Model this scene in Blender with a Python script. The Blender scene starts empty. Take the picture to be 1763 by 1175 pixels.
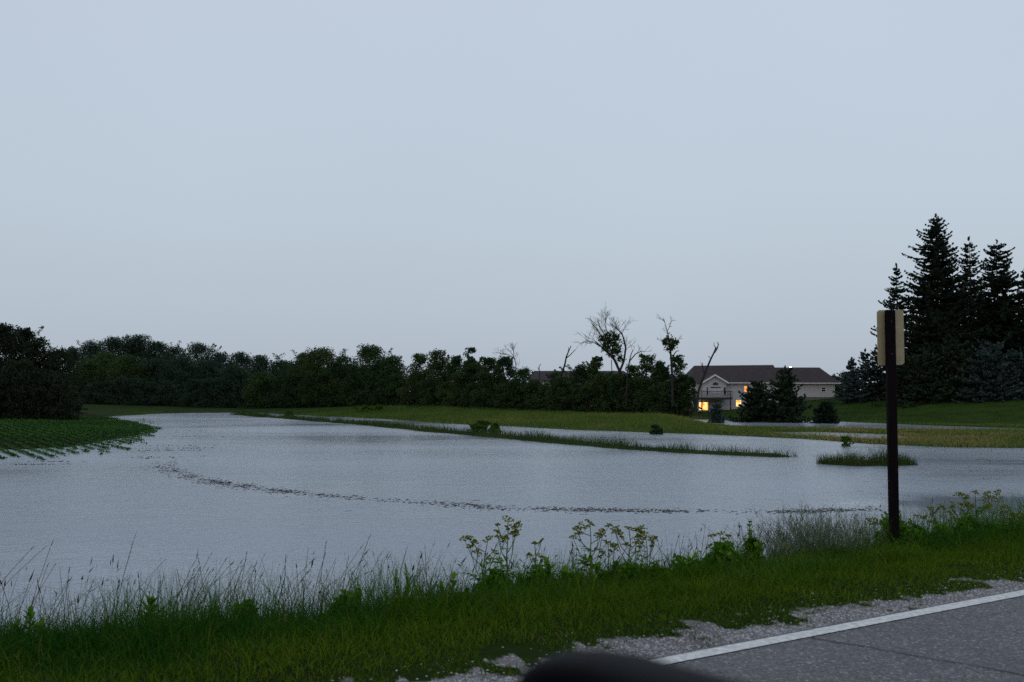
import bpy, math, random
import numpy as np
from mathutils import Vector, noise as mnoise
R = math.radians
rng = np.random.default_rng(7)
random.seed(7)
scene = bpy.context.scene
col = scene.collection

# ------------------------------------------------------------------ camera
CAMZ, FPX, HOR = 1.4, 1714.0, 674.0
PITCH = math.atan((HOR - 587.5) / FPX)
cam_d = bpy.data.cameras.new('camera')
cam = bpy.data.objects.new('camera', cam_d); col.objects.link(cam)
cam.location = (0, 0, CAMZ)
cam.rotation_euler = (R(90) + PITCH, 0, 0)
cam_d.sensor_width = 36; cam_d.lens = 36 * FPX / 1763
cam_d.clip_start = 0.05; cam_d.clip_end = 6000
cam_d.dof.use_dof = True; cam_d.dof.focus_distance = 24; cam_d.dof.aperture_fstop = 5.0
scene.camera = cam

# ------------------------------------------------------------------ world, sun, exposure
SUN_EL, SUN_AZ = R(9), R(210)
w = bpy.data.worlds.new('World'); scene.world = w; w.use_nodes = True
nt = w.node_tree; nt.nodes.clear()
out = nt.nodes.new('ShaderNodeOutputWorld')
sky = nt.nodes.new('ShaderNodeTexSky'); sky.sky_type = 'NISHITA'; sky.sun_disc = False
sky.sun_elevation = SUN_EL; sky.sun_rotation = SUN_AZ; sky.dust_density = 4
tc = nt.nodes.new('ShaderNodeTexCoord'); sp = nt.nodes.new('ShaderNodeSeparateXYZ')
ramp = nt.nodes.new('ShaderNodeValToRGB')
cr = ramp.color_ramp
cr.elements[0].position = 0.0; cr.elements[0].color = (0.42, 0.485, 0.565, 1)
cr.elements[1].position = 1.0; cr.elements[1].color = (0.49, 0.55, 0.645, 1)
e = cr.elements.new(0.06); e.color = (0.435, 0.505, 0.59, 1)
e = cr.elements.new(0.20); e.color = (0.485, 0.56, 0.65, 1)
e = cr.elements.new(0.36); e.color = (0.51, 0.58, 0.68, 1)
nz = nt.nodes.new('ShaderNodeTexNoise'); nz.inputs['Scale'].default_value = 1.4; nz.inputs['Detail'].default_value = 3
mr = nt.nodes.new('ShaderNodeMapRange'); mr.inputs['To Min'].default_value = 0.94; mr.inputs['To Max'].default_value = 1.06
mul = nt.nodes.new('ShaderNodeVectorMath'); mul.operation = 'SCALE'
bg1 = nt.nodes.new('ShaderNodeBackground'); bg1.inputs['Strength'].default_value = 0.97
bg2 = nt.nodes.new('ShaderNodeBackground'); bg2.inputs['Strength'].default_value = 0.02
add = nt.nodes.new('ShaderNodeAddShader')
L = nt.links.new
L(tc.outputs['Generated'], sp.inputs[0]); L(sp.outputs['Z'], ramp.inputs['Fac'])
L(tc.outputs['Generated'], nz.inputs['Vector']); L(nz.outputs['Fac'], mr.inputs['Value'])
L(ramp.outputs['Color'], mul.inputs[0]); L(mr.outputs['Result'], mul.inputs['Scale'])
L(mul.outputs[0], bg1.inputs['Color']); L(sky.outputs[0], bg2.inputs['Color'])
L(bg1.outputs[0], add.inputs[0]); L(bg2.outputs[0], add.inputs[1]); L(add.outputs[0], out.inputs['Surface'])
sd_ = bpy.data.lights.new('sun', 'SUN'); sd_.energy = 0.12; sd_.angle = R(60); sd_.color = (1, 0.98, 0.96)
sun = bpy.data.objects.new('sun', sd_); col.objects.link(sun)
sun.rotation_euler = (R(48), 0, R(20))
scene.view_settings.view_transform = 'Standard'; scene.view_settings.look = 'None'
scene.view_settings.exposure = 0.0; scene.view_settings.gamma = 1
scene.cycles.use_denoising = False
scene.cycles.max_bounces = 6; scene.cycles.diffuse_bounces = 2; scene.cycles.glossy_bounces = 3
scene.cycles.transmission_bounces = 4; scene.cycles.transparent_max_bounces = 6
scene.cycles.sample_clamp_indirect = 4

# ------------------------------------------------------------------ helpers
WATER = -1.9
def ray(px, py):
    u = (px - 881.5) / FPX; v = (587.5 - py) / FPX
    c, s = math.cos(PITCH), math.sin(PITCH)
    return u, c - s * v, s + c * v
def W(px, py, z=WATER):                     # photo direction -> point on a level surface
    a, b, c = ray(px, py); t = (z - CAMZ) / c
    return (a * t, b * t)
def AT(px, py, Y):                          # photo direction -> point at depth Y
    a, b, c = ray(px, py); t = Y / b
    return (a * t, Y, CAMZ + c * t)

def tag(o, label=None, cat=None, group=None, kind=None):
    if label: o['label'] = label
    if cat: o['category'] = cat
    if group: o['group'] = group
    if kind: o['kind'] = kind
    return o
def link(name, me, mats=None, parent=None, loc=None):
    o = bpy.data.objects.new(name, me); col.objects.link(o)
    if mats is not None:
        for m in (mats if isinstance(mats, (list, tuple)) else [mats]): me.materials.append(m)
    if parent is not None: o.parent = parent
    if loc is not None: o.location = loc
    return o
def empty(name, loc, rz=0):
    o = bpy.data.objects.new(name, None); col.objects.link(o)
    o.location = loc; o.rotation_euler = (0, 0, rz); o.empty_display_size = 0.2
    return o
def np_mesh(name, V, F, tint=None, smooth=False, colr=None):
    """V (n,3); F (m,k) one polygon size, or a list of such arrays."""
    V = np.asarray(V, np.float32).reshape(-1, 3)
    Fs = F if isinstance(F, list) else [F]
    Fs = [np.asarray(f, np.int32) for f in Fs if len(f)]
    me = bpy.data.meshes.new(name)
    me.vertices.add(len(V)); me.vertices.foreach_set('co', V.ravel())
    nl = sum(f.size for f in Fs); npol = sum(len(f) for f in Fs)
    me.loops.add(nl); me.loops.foreach_set('vertex_index', np.concatenate([f.ravel() for f in Fs]))
    tot = np.concatenate([np.full(len(f), f.shape[1], np.int32) for f in Fs])
    st = np.concatenate([[0], np.cumsum(tot)[:-1]]).astype(np.int32)
    me.polygons.add(npol); me.polygons.foreach_set('loop_start', st)
    try: me.polygons.foreach_set('loop_total', tot)
    except Exception: pass
    if smooth: me.polygons.foreach_set('use_smooth', np.ones(npol, bool))
    me.update(calc_edges=True)
    if tint is not None:
        a = me.attributes.new('tint', 'FLOAT', 'POINT'); a.data.foreach_set('value', np.asarray(tint, np.float32).ravel())
    if colr is not None:
        a = me.attributes.new('cover', 'FLOAT_COLOR', 'POINT'); a.data.foreach_set('color', np.asarray(colr, np.float32).ravel())
    return me
class MB:                                    # collects boxes, tubes, polygons -> one mesh
    def __init__(s): s.v = []; s.f = []
    def poly(s, pts, faces):
        n = len(s.v); s.v += [tuple(p) for p in pts]; s.f += [tuple(i + n for i in f) for f in faces]; return s
    def box(s, x0, x1, y0, y1, z0, z1):
        return s.poly([(x0,y0,z0),(x1,y0,z0),(x1,y1,z0),(x0,y1,z0),(x0,y0,z1),(x1,y0,z1),(x1,y1,z1),(x0,y1,z1)],
            [(3,2,1,0),(4,5,6,7),(0,1,5,4),(1,2,6,5),(2,3,7,6),(3,0,4,7)])
    def tube(s, pts, rad, n=6, cap=True):
        pts = [Vector(p) for p in pts]
        if not hasattr(rad, '__len__'): rad = [rad] * len(pts)
        base = len(s.v); prev = None
        for i, p in enumerate(pts):
            d = (pts[min(i+1, len(pts)-1)] - pts[max(i-1, 0)])
            if d.length < 1e-9: d = Vector((0,0,1))
            d.normalize()
            if prev is None:
                a = d.orthogonal().normalized()
            else:
                a = prev - d * prev.dot(d)
                a = a.normalized() if a.length > 1e-6 else d.orthogonal().normalized()
            prev = a; b = d.cross(a)
            for k in range(n):
                t = 2 * math.pi * k / n
                s.v.append(tuple(p + (a * math.cos(t) + b * math.sin(t)) * rad[i]))
        for i in range(len(pts) - 1):
            for k in range(n):
                s.f.append((base+i*n+k, base+i*n+(k+1)%n, base+(i+1)*n+(k+1)%n, base+(i+1)*n+k))
        if cap:
            s.f.append(tuple(base + k for k in reversed(range(n))))
            e = base + (len(pts)-1)*n; s.f.append(tuple(e + k for k in range(n)))
        return s
    def build(s, name, mat, parent=None, smooth=False, bevel=0, loc=None):
        me = bpy.data.meshes.new(name); me.from_pydata(s.v, [], s.f); me.validate()
        if smooth: me.shade_smooth()
        o = link(name, me, mat, parent, loc)
        if bevel:
            m = o.modifiers.new('bevel', 'BEVEL'); m.width = bevel; m.segments = 2; m.limit_method = 'ANGLE'
        return o

# ------------------------------------------------------------------ materials
def newmat(name):
    m = bpy.data.materials.new(name); m.use_nodes = True
    return m, m.node_tree, m.node_tree.nodes['Principled BSDF']
def mat(name, c, rough=0.7, spec=0.3, var=0.0, scale=3.0, metal=0.0, bump=0.0, bscale=40, emit=None, estr=0, stretch=None):
    m, t, b = newmat(name)
    b.inputs['Base Color'].default_value = (*c, 1); b.inputs['Roughness'].default_value = rough
    b.inputs['Specular IOR Level'].default_value = spec; b.inputs['Metallic'].default_value = metal
    if var or bump:
        tc = t.nodes.new('ShaderNodeTexCoord'); mp = t.nodes.new('ShaderNodeMapping')
        t.links.new(tc.outputs['Object'], mp.inputs[0])
        if stretch: mp.inputs['Scale'].default_value = stretch
    if var:
        n = t.nodes.new('ShaderNodeTexNoise'); n.inputs['Scale'].default_value = scale; n.inputs['Detail'].default_value = 6
        r = t.nodes.new('ShaderNodeValToRGB')
        r.color_ramp.elements[0].position = 0.3; r.color_ramp.elements[1].position = 0.7
        r.color_ramp.elements[0].color = (*[x*(1-var) for x in c], 1); r.color_ramp.elements[1].color = (*[min(1, x*(1+var)) for x in c], 1)
        t.links.new(mp.outputs[0], n.inputs['Vector']); t.links.new(n.outputs['Fac'], r.inputs[0]); t.links.new(r.outputs[0], b.inputs['Base Color'])
    if bump:
        n = t.nodes.new('ShaderNodeTexNoise'); n.inputs['Scale'].default_value = bscale; n.inputs['Detail'].default_value = 4
        bp = t.nodes.new('ShaderNodeBump'); bp.inputs['Strength'].default_value = bump; bp.inputs['Distance'].default_value = 0.02
        t.links.new(mp.outputs[0], n.inputs['Vector']); t.links.new(n.outputs['Fac'], bp.inputs['Height']); t.links.new(bp.outputs[0], b.inputs['Normal'])
    if emit:
        b.inputs['Emission Color'].default_value = (*emit, 1); b.inputs['Emission Strength'].default_value = estr
    return m
def leafmat(name, dark, light, alt=None, trans=0.0, rough=0.65):
    """leaf colour runs from dark to light by each leaf's own tint value"""
    m, t, b = newmat(name)
    a = t.nodes.new('ShaderNodeAttribute'); a.attribute_name = 'tint'
    r = t.nodes.new('ShaderNodeValToRGB')
    r.color_ramp.elements[0].color = (*dark, 1); r.color_ramp.elements[1].color = (*light, 1)
    if alt:
        r.color_ramp.elements[1].position = 0.85
        e = r.color_ramp.elements.new(1.0); e.color = (*alt, 1)
    t.links.new(a.outputs['Fac'], r.inputs[0]); t.links.new(r.outputs[0], b.inputs['Base Color'])
    b.inputs['Roughness'].default_value = rough; b.inputs['Specular IOR Level'].default_value = 0.06
    if trans:
        tr = t.nodes.new('ShaderNodeBsdfTranslucent'); mx = t.nodes.new('ShaderNodeMixShader'); mx.inputs[0].default_value = trans
        t.links.new(r.outputs[0], tr.inputs['Color']); t.links.new(b.outputs[0], mx.inputs[1]); t.links.new(tr.outputs[0], mx.inputs[2])
        t.links.new(mx.outputs[0], t.nodes['Material Output'].inputs['Surface'])
    return m
M = {}
M['leaf_a'] = leafmat('leaf_dark', (0.018,0.038,0.021), (0.052,0.092,0.028), trans=0.35)
M['leaf_b'] = leafmat('leaf_olive', (0.026,0.048,0.020), (0.066,0.104,0.032), trans=0.35)
M['leaf_c'] = leafmat('leaf_haze_tinted', (0.022,0.042,0.033), (0.048,0.078,0.046), trans=0.35)  # bluish cast of distance haze put into the leaf colour
M['leaf_d'] = leafmat('leaf_dusky', (0.015,0.024,0.014), (0.036,0.050,0.024), trans=0.35)
M['spruce'] = leafmat('spruce_needles', (0.007,0.015,0.010), (0.018,0.032,0.019))
M['blue'] = leafmat('blue_spruce_needles', (0.018,0.034,0.032), (0.055,0.085,0.080))
M['pine'] = leafmat('pine_needles', (0.010,0.022,0.012), (0.028,0.050,0.024))
M['bark'] = mat('bark', (0.05,0.042,0.036), 0.9, 0.1, 0.4, 6)
M['deadwood'] = mat('dead_wood', (0.032,0.028,0.026), 0.9, 0.1, 0.3, 6)
M['grass'] = leafmat('verge_grass_blades', (0.012,0.062,0.003), (0.105,0.165,0.005), (0.13,0.115,0.03), trans=0.25)
M['tall'] = leafmat('tall_grass_blades', (0.018,0.070,0.009), (0.075,0.175,0.020), (0.13,0.14,0.06), trans=0.25)
M['seed'] = leafmat('seed_heads', (0.04,0.042,0.028), (0.12,0.105,0.06))
M['wisp'] = leafmat('wispy_grass_stems', (0.06,0.085,0.05), (0.14,0.17,0.11))
M['meadow'] = leafmat('meadow_grass', (0.035,0.085,0.014), (0.13,0.175,0.036), (0.26,0.21,0.08), trans=0.2)
M['reed'] = leafmat('strip_grass', (0.020,0.045,0.010), (0.062,0.090,0.022), (0.10,0.09,0.045), trans=0.2)
M['soy'] = leafmat('crop_leaves', (0.012,0.060,0.006), (0.045,0.135,0.016), trans=0.2)
M['weed'] = leafmat('weed_leaves', (0.024,0.085,0.005), (0.11,0.24,0.018), trans=0.3)
M['weedstem'] = mat('weed_stem', (0.065,0.11,0.03), 0.7, 0.2, 0.2, 20)
M['umbel'] = leafmat('umbel_florets', (0.10,0.14,0.008), (0.26,0.27,0.012), trans=0.2)
M['debris'] = leafmat('floating_stalks', (0.018,0.016,0.016), (0.055,0.045,0.042))
M['post'] = mat('dark_post_wood', (0.006,0.004,0.005), 0.8, 0.06, 0.35, 8, bump=0.4, bscale=30, stretch=(8,8,0.6))
M['sign'] = mat('sign_back_metal', (0.30,0.26,0.16), 0.55, 0.4, 0.12, 9)
M['signpale'] = mat('sign_back_pale', (0.33,0.29,0.18), 0.55, 0.4, 0.12, 9)

# ------------------------------------------------------------------ land shape
FW = np.array([0.844, 0.536]); NL = np.array([-0.536, 0.844])
LINE = 4.0
SH_PX = [(182,718),(260,713),(330,711.5),(400,711),(450,711.5),(560,717),(640,721),(800,731),(1000,741),(1200,748),(1400,757),(1500,765),(1650,771),(1763,772),(1900,775),(2300,785)]
LAND = [(-260,70), (-60,43)] + [W(*p) for p in [(-120,790),(-40,780),(0,775),(60,773),(110,770),(150,765),(200,756),(245,746),(262,740),(260,735),(236,728),(205,722)]] + [W(*p) for p in SH_PX] + [(320,100),(900,900),(-900,900),(-700,200)]
CROP = [(-260,70), (-60,43)] + [W(*p) for p in [(-120,802),(-40,792),(0,789),(60,786),(110,783),(150,778),(200,768),(245,756),(275,744),(272,737),(240,729),(205,722),(182,718)]] + [(-60,165), (-400,300)]
FIELD = [(-260,70), (-60,43)] + [W(*p) for p in [(-120,790),(-40,780),(0,775),(60,773),(110,770),(150,765),(200,756),(245,746),(262,740),(260,735),(236,728),(205,722),(182,718)]] + [W(150,712.5), (-120,190), (-400,300)]
LAWN = [W(*p) for p in [(1150,717),(1195,722),(1290,727),(1400,726),(1500,729),(1600,732),(1763,735),(2200,742)]] + [(320,110),(900,900),(20,900),(20,170)]
BANK = [W(*p) for p in [(480,712),(560,716),(640,720),(800,730),(1000,740),(1200,747),(1330,754)]] + [(45,120),(45,400),(-120,400),(-45,165)]
POND = [W(*p) for p in [(1196,722),(1290,726),(1400,725),(1480,728),(1600,733),(1763,738),(1900,740),(1900,745),(1763,742),(1600,740.5),(1480,739),(1400,738),(1300,736),(1200,734)]]
POND2 = [W(*p) for p in [(1330,744),(1420,744),(1520,748),(1590,755),(1500,757),(1420,752),(1340,748)]]
STRIP = [W(*p) for p in [(412,714),(450,717.5),(500,721),(560,726),(640,732),(700,738),(760,744),(820,749),(900,756),(1000,765),(1090,773),(1200,780),(1270,783),(1335,786)]]
ISLE = [W(*p) for p in [(1440,799),(1475,801),(1515,801),(1545,800)]]

def sdist(poly, x, y):
    P = np.array(poly); d = np.full(x.shape, 1e9); ins = np.zeros(x.shape, bool)
    for i in range(len(P)):
        a = P[i]; b = P[(i+1) % len(P)]; e = b - a
        t = np.clip(((x-a[0])*e[0] + (y-a[1])*e[1]) / max(e @ e, 1e-9), 0, 1)
        d = np.minimum(d, np.hypot(x-a[0]-t*e[0], y-a[1]-t*e[1]))
        if a[1] != b[1]:
            c = ((a[1] > y) != (b[1] > y)) & (x < (b[0]-a[0])*(y-a[1])/(b[1]-a[1]) + a[0])
            ins ^= c
    return np.where(ins, d, -d)
def ldist(line, x, y):
    P = np.array(line); d = np.full(x.shape, 1e9); tt = np.zeros(x.shape)
    for i in range(len(P)-1):
        a = P[i]; b = P[i+1]; e = b - a
        t = np.clip(((x-a[0])*e[0] + (y-a[1])*e[1]) / (e @ e), 0, 1)
        q = np.hypot(x-a[0]-t*e[0], y-a[1]-t*e[1]); d = np.minimum(d, q)
    return d
def vnoise(x, y, s, seed=0):
    """smooth value noise, vectorised"""
    r = np.random.default_rng(1000 + seed); T = r.random((256, 256))
    u = x / s; v = y / s; i = np.floor(u).astype(int); j = np.floor(v).astype(int)
    fu = u - i; fv = v - j; fu = fu*fu*(3-2*fu); fv = fv*fv*(3-2*fv)
    g = lambda a, b: T[a % 256, b % 256]
    return (g(i,j)*(1-fu)+g(i+1,j)*fu)*(1-fv) + (g(i,j+1)*(1-fu)+g(i+1,j+1)*fu)*fv
def sstep(a, b, t):
    t = np.clip((t-a)/(b-a), 0, 1); return t*t*(3-2*t)
def P1(s): return np.interp(s, [-30,-3,0.8,1.5,2.6,4.3,5.5,9.2,11,30], [8.2,7.9,7.6,7.3,6.95,6.8,6.6,6.65,6.5,6.6])
def height(x, y, detail=True):
    x = np.asarray(x, float); y = np.asarray(y, float)
    wob = 1.6*(vnoise(x, y, 5, 1)-0.5) + 0.7*(vnoise(x, y, 1.7, 2)-0.5)
    far = np.clip((y-40)/60, 0, 1)
    d = sdist(LAND, x, y) + wob*far*0.8
    cap = np.where(x > 15, 0.22 - 0.14*sstep(15, 20, x) - 0.09*(vnoise(x, y*2.5, 6, 7)-0.35)*sstep(15, 20, x), 0.22)
    h = np.where(d > 0, np.minimum(0.03*d, cap), np.where((x < 0) & (y < 112) & (d > -12), 0.012*d, np.maximum(0.12*d+np.where((x<0)&(y<112),1.3,0), -0.8)))
    f = sdist(FIELD, x, y); h += np.where(f > 0, np.minimum(0.018*f, 1.0) - np.minimum(0.03*np.maximum(d,0), 0.22), 0)*(d > 0)
    h += np.where(d > 0, 0.9*sstep(12, 55, d)*sstep(-5, -30, x)*(f <= 0), 0)
    lw = sdist(LAWN, x, y)
    hx = np.clip(0.45 + (x-27.9)/21*1.75, 0.35, 2.25)
    h += np.where(lw > 0, hx*sstep(0, 24, lw), 0)
    bk = sdist(BANK, x, y)
    h += np.where(bk > 0, (np.interp(x, [-24, -8, 2, 30], [1.0, 0.62, 0.30, 0.28])*sstep(0, 22, bk) + 0.12*sstep(0,1,bk))*(1 - 0.97*sstep(16, 22, x)), 0)
    pd = sdist(POND, x, y) + wob*0.25
    h = np.where(pd > -0.5, np.minimum(h, -0.05 - 0.1*np.maximum(pd, -0.5)), h)
    pd = sdist(POND2, x, y) + wob*0.6
    h = np.where(pd > 0, np.minimum(h, -0.04), h)
    st = ldist(STRIP, x, y); h = np.maximum(h, 0.25 - 0.21*st - 0.1*vnoise(x, y, 2.5, 5))
    st = ldist(ISLE, x, y); h = np.maximum(h, 0.16 - 0.25*st)
    r = np.hypot(x, y); h = np.maximum(h, np.minimum((r-260)*0.02, 1.6))
    z = WATER + h
    p = NL[0]*x + NL[1]*y; s = FW[0]*x + FW[1]*y; p1 = P1(s) + 0.25*(vnoise(x, y, 1.5, 3)-0.5)
    em = np.where(p < 4.6, 0.0, np.where(p < p1, -0.30*sstep(4.6, 1, (p-4.6)/(p1-4.6)*(1-4.6)+4.6), 0))
    t = np.clip((p-4.6)/(p1-4.6), 0, 1); em = -0.40*t*t
    em = np.where(p > p1, -0.40 - 0.50*(p-p1), em)
    em = np.where(p < -5, -0.12*np.minimum(-p-5, 8), em) - 0.012
    if detail:
        em = em + np.where(p > 4.9, 0.05*(vnoise(x, y, 0.5, 4)-0.5)*np.clip((p-4.9)*2, 0, 1), 0)
    return np.maximum(z, np.where(p < 60, em, -9))
def H(x, y): return float(height(np.array([x]), np.array([y]))[0])

def build_ground():
    aa = np.concatenate([np.linspace(-180, -48, 50)[:-1], np.linspace(-48, 48, 560), np.linspace(48, 180, 50)[1:-1]])
    aa = np.radians(aa); n = len(aa)
    rr = np.concatenate([np.linspace(0.4, 3, 14)[:-1], np.geomspace(3, 260, 560), np.geomspace(260, 4000, 40)[1:]])
    A, Rr = np.meshgrid(aa, rr); x = Rr*np.sin(A); y = Rr*np.cos(A); z = height(x, y)
    p = NL[0]*x + NL[1]*y; s = FW[0]*x+FW[1]*y
    V = np.stack([x, y, z], -1).reshape(-1, 3)
    C = np.tile(np.array([0.024, 0.040, 0.012, 1.0]), (x.size, 1)).reshape(*x.shape, 4)
    f = sdist(FIELD, x, y); C[f > 0] = (0.018, 0.020, 0.010, 1)
    lw = sdist(LAWN, x, y); C[(lw > 0)] = (0.028, 0.052, 0.010, 1)
    ver = (p < P1(s)+6) & (p > 4.3); C[ver] = (0.014, 0.026, 0.004, 1)
    gr = (p > 3.5) & (p < np.interp(s, [1.5, 8], [4.46, 4.28]) + 0.28*(vnoise(x, y, 0.9, 11)-0.5) + 0.42*(vnoise(x, y, 0.28, 12)-0.5) + 0.36*(vnoise(x, y, 0.09, 10)-0.5)); C[gr] = (0.16, 0.15, 0.15, 1)
    m = len(rr); i = np.arange(m-1)[:, None]; j = np.arange(n)[None, :]; j2 = (j+1) % n
    F = np.stack([i*n+j, i*n+j2, (i+1)*n+j2, (i+1)*n+j], -1).reshape(-1, 4)[:, ::-1]
    V = np.vstack([V, [[0, 0, -0.012]]]); C = np.vstack([C.reshape(-1, 4), [[.1, .1, .1, 1]]])
    jj = np.arange(n); T = np.stack([np.full(n, len(V)-1), (jj+1) % n, jj], -1)
    me = np_mesh('ground', V, [F, T], smooth=True, colr=C)
    m_, t, b = newmat('ground_soil_and_turf')
    a = t.nodes.new('ShaderNodeAttribute'); a.attribute_name = 'cover'
    tcn = t.nodes.new('ShaderNodeTexCoord')
    n1 = t.nodes.new('ShaderNodeTexNoise'); n1.inputs['Scale'].default_value = 0.35; n1.inputs['Detail'].default_value = 9; n1.inputs['Roughness'].default_value = 0.7
    r1 = t.nodes.new('ShaderNodeMapRange'); r1.inputs['From Min'].default_value = 0.3; r1.inputs['From Max'].default_value = 0.7
    r1.inputs['To Min'].default_value = 0.6; r1.inputs['To Max'].default_value = 1.35
    vm = t.nodes.new('ShaderNodeVectorMath'); vm.operation = 'SCALE'
    t.links.new(tcn.outputs['Object'], n1.inputs['Vector']); t.links.new(n1.outputs['Fac'], r1.inputs['Value'])
    t.links.new(a.outputs['Color'], vm.inputs[0]); t.links.new(r1.outputs[0], vm.inputs['Scale']); t.links.new(vm.outputs[0], b.inputs['Base Color'])
    b.inputs['Roughness'].default_value = 0.95; b.inputs['Specular IOR Level'].default_value = 0.02
    n2 = t.nodes.new('ShaderNodeTexNoise'); n2.inputs['Scale'].default_value = 9; n2.inputs['Detail'].default_value = 6
    bp = t.nodes.new('ShaderNodeBump'); bp.inputs['Strength'].default_value = 0.8; bp.inputs['Distance'].default_value = 0.08
    t.links.new(tcn.outputs['Object'], n2.inputs['Vector']); t.links.new(n2.outputs['Fac'], bp.inputs['Height']); t.links.new(bp.outputs[0], b.inputs['Normal'])
    tag(link('ground', me, m_), 'dark soil and turf ground around the flood water', None, None, 'structure')
build_ground()

# ------------------------------------------------------------------ flood water
def build_water():
    m, t, b = newmat('flood_water')
    b.inputs['Base Color'].default_value = (0.31, 0.35, 0.41, 1)
    b.inputs['IOR'].default_value = 1.33
    b.inputs['Specular IOR Level'].default_value = 0.5
    tcn = t.nodes.new('ShaderNodeTexCoord')
    def noise(sc, det, rg=0.6, st=(1,1,1)):
        mp = t.nodes.new('ShaderNodeMapping'); mp.inputs['Scale'].default_value = st
        n = t.nodes.new('ShaderNodeTexNoise'); n.inputs['Scale'].default_value = sc; n.inputs['Detail'].default_value = det; n.inputs['Roughness'].default_value = rg
        t.links.new(tcn.outputs['Object'], mp.inputs[0]); t.links.new(mp.outputs[0], n.inputs['Vector']); return n
    big = noise(0.05, 4, 0.55, (0.6, 1.6, 1))            # wind patches
    mb = t.nodes.new('ShaderNodeMapRange'); mb.inputs['From Min'].default_value = 0.35; mb.inputs['From Max'].default_value = 0.68
    mb.inputs['To Min'].default_value = 0.2; mb.inputs['To Max'].default_value = 1.1
    t.links.new(big.outputs['Fac'], mb.inputs['Value'])
    # sheltered, calmer water under the bank on the right
    c = W(1735, 868); g = t.nodes.new('ShaderNodeVectorMath'); g.operation = 'SUBTRACT'; g.inputs[1].default_value = (c[0], c[1], 0)
    sc = t.nodes.new('ShaderNodeVectorMath'); sc.operation = 'MULTIPLY'; sc.inputs[1].default_value = (1/6.5, 1/3.4, 0)
    ln = t.nodes.new('ShaderNodeVectorMath'); ln.operation = 'LENGTH'
    t.links.new(tcn.outputs['Object'], g.inputs[0]); t.links.new(g.outputs[0], sc.inputs[0]); t.links.new(sc.outputs[0], ln.inputs[0])
    wobble = noise(0.5, 4); ad = t.nodes.new('ShaderNodeMath'); ad.operation = 'ADD'
    t.links.new(ln.outputs['Value'], ad.inputs[0]); t.links.new(wobble.outputs['Fac'], ad.inputs[1])
    cm = t.nodes.new('ShaderNodeMapRange'); cm.inputs['From Min'].default_value = 0.9; cm.inputs['From Max'].default_value = 1.7
    cm.inputs['To Min'].default_value = 0.10; cm.inputs['To Max'].default_value = 1.0
    t.links.new(ad.outputs[0], cm.inputs['Value'])
    st = t.nodes.new('ShaderNodeMath'); st.operation = 'MULTIPLY'
    t.links.new(mb.outputs[0], st.inputs[0]); t.links.new(cm.outputs[0], st.inputs[1])
    f1 = noise(14, 3, 0.7); f2 = noise(3.2, 4, 0.65, (1, 1.5, 1)); f3 = noise(0.9, 3)
    s1 = t.nodes.new('ShaderNodeMath'); s1.operation = 'MULTIPLY'; s1.inputs[1].default_value = 0.60
    s2 = t.nodes.new('ShaderNodeMath'); s2.operation = 'MULTIPLY_ADD'; s2.inputs[1].default_value = 0.75
    s3 = t.nodes.new('ShaderNodeMath'); s3.operation = 'MULTIPLY_ADD'; s3.inputs[1].default_value = 1.2
    t.links.new(f1.outputs['Fac'], s1.inputs[0]); t.links.new(f2.outputs['Fac'], s2.inputs[0]); t.links.new(s1.outputs[0], s2.inputs[2])
    t.links.new(f3.outputs['Fac'], s3.inputs[0]); t.links.new(s2.outputs[0], s3.inputs[2])
    bp = t.nodes.new('ShaderNodeBump'); bp.inputs['Distance'].default_value = 0.046
    t.links.new(st.outputs[0], bp.inputs['Strength']); t.links.new(s3.outputs[0], bp.inputs['Height']); t.links.new(bp.outputs[0], b.inputs['Normal'])
    rm = t.nodes.new('ShaderNodeMapRange'); rm.inputs['To Min'].default_value = 0.06; rm.inputs['To Max'].default_value = 0.2
    t.links.new(st.outputs[0], rm.inputs['Value']); t.links.new(rm.outputs[0], b.inputs['Roughness'])
    V = [(-330,-60,WATER),(330,-60,WATER),(330,330,WATER),(-330,330,WATER)]
    me = np_mesh('water', V, np.array([[0,1,2,3]]))
    tag(link('water', me, m), 'grey rain-pocked flood water covering the field', None, None, 'structure')
build_water()

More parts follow.
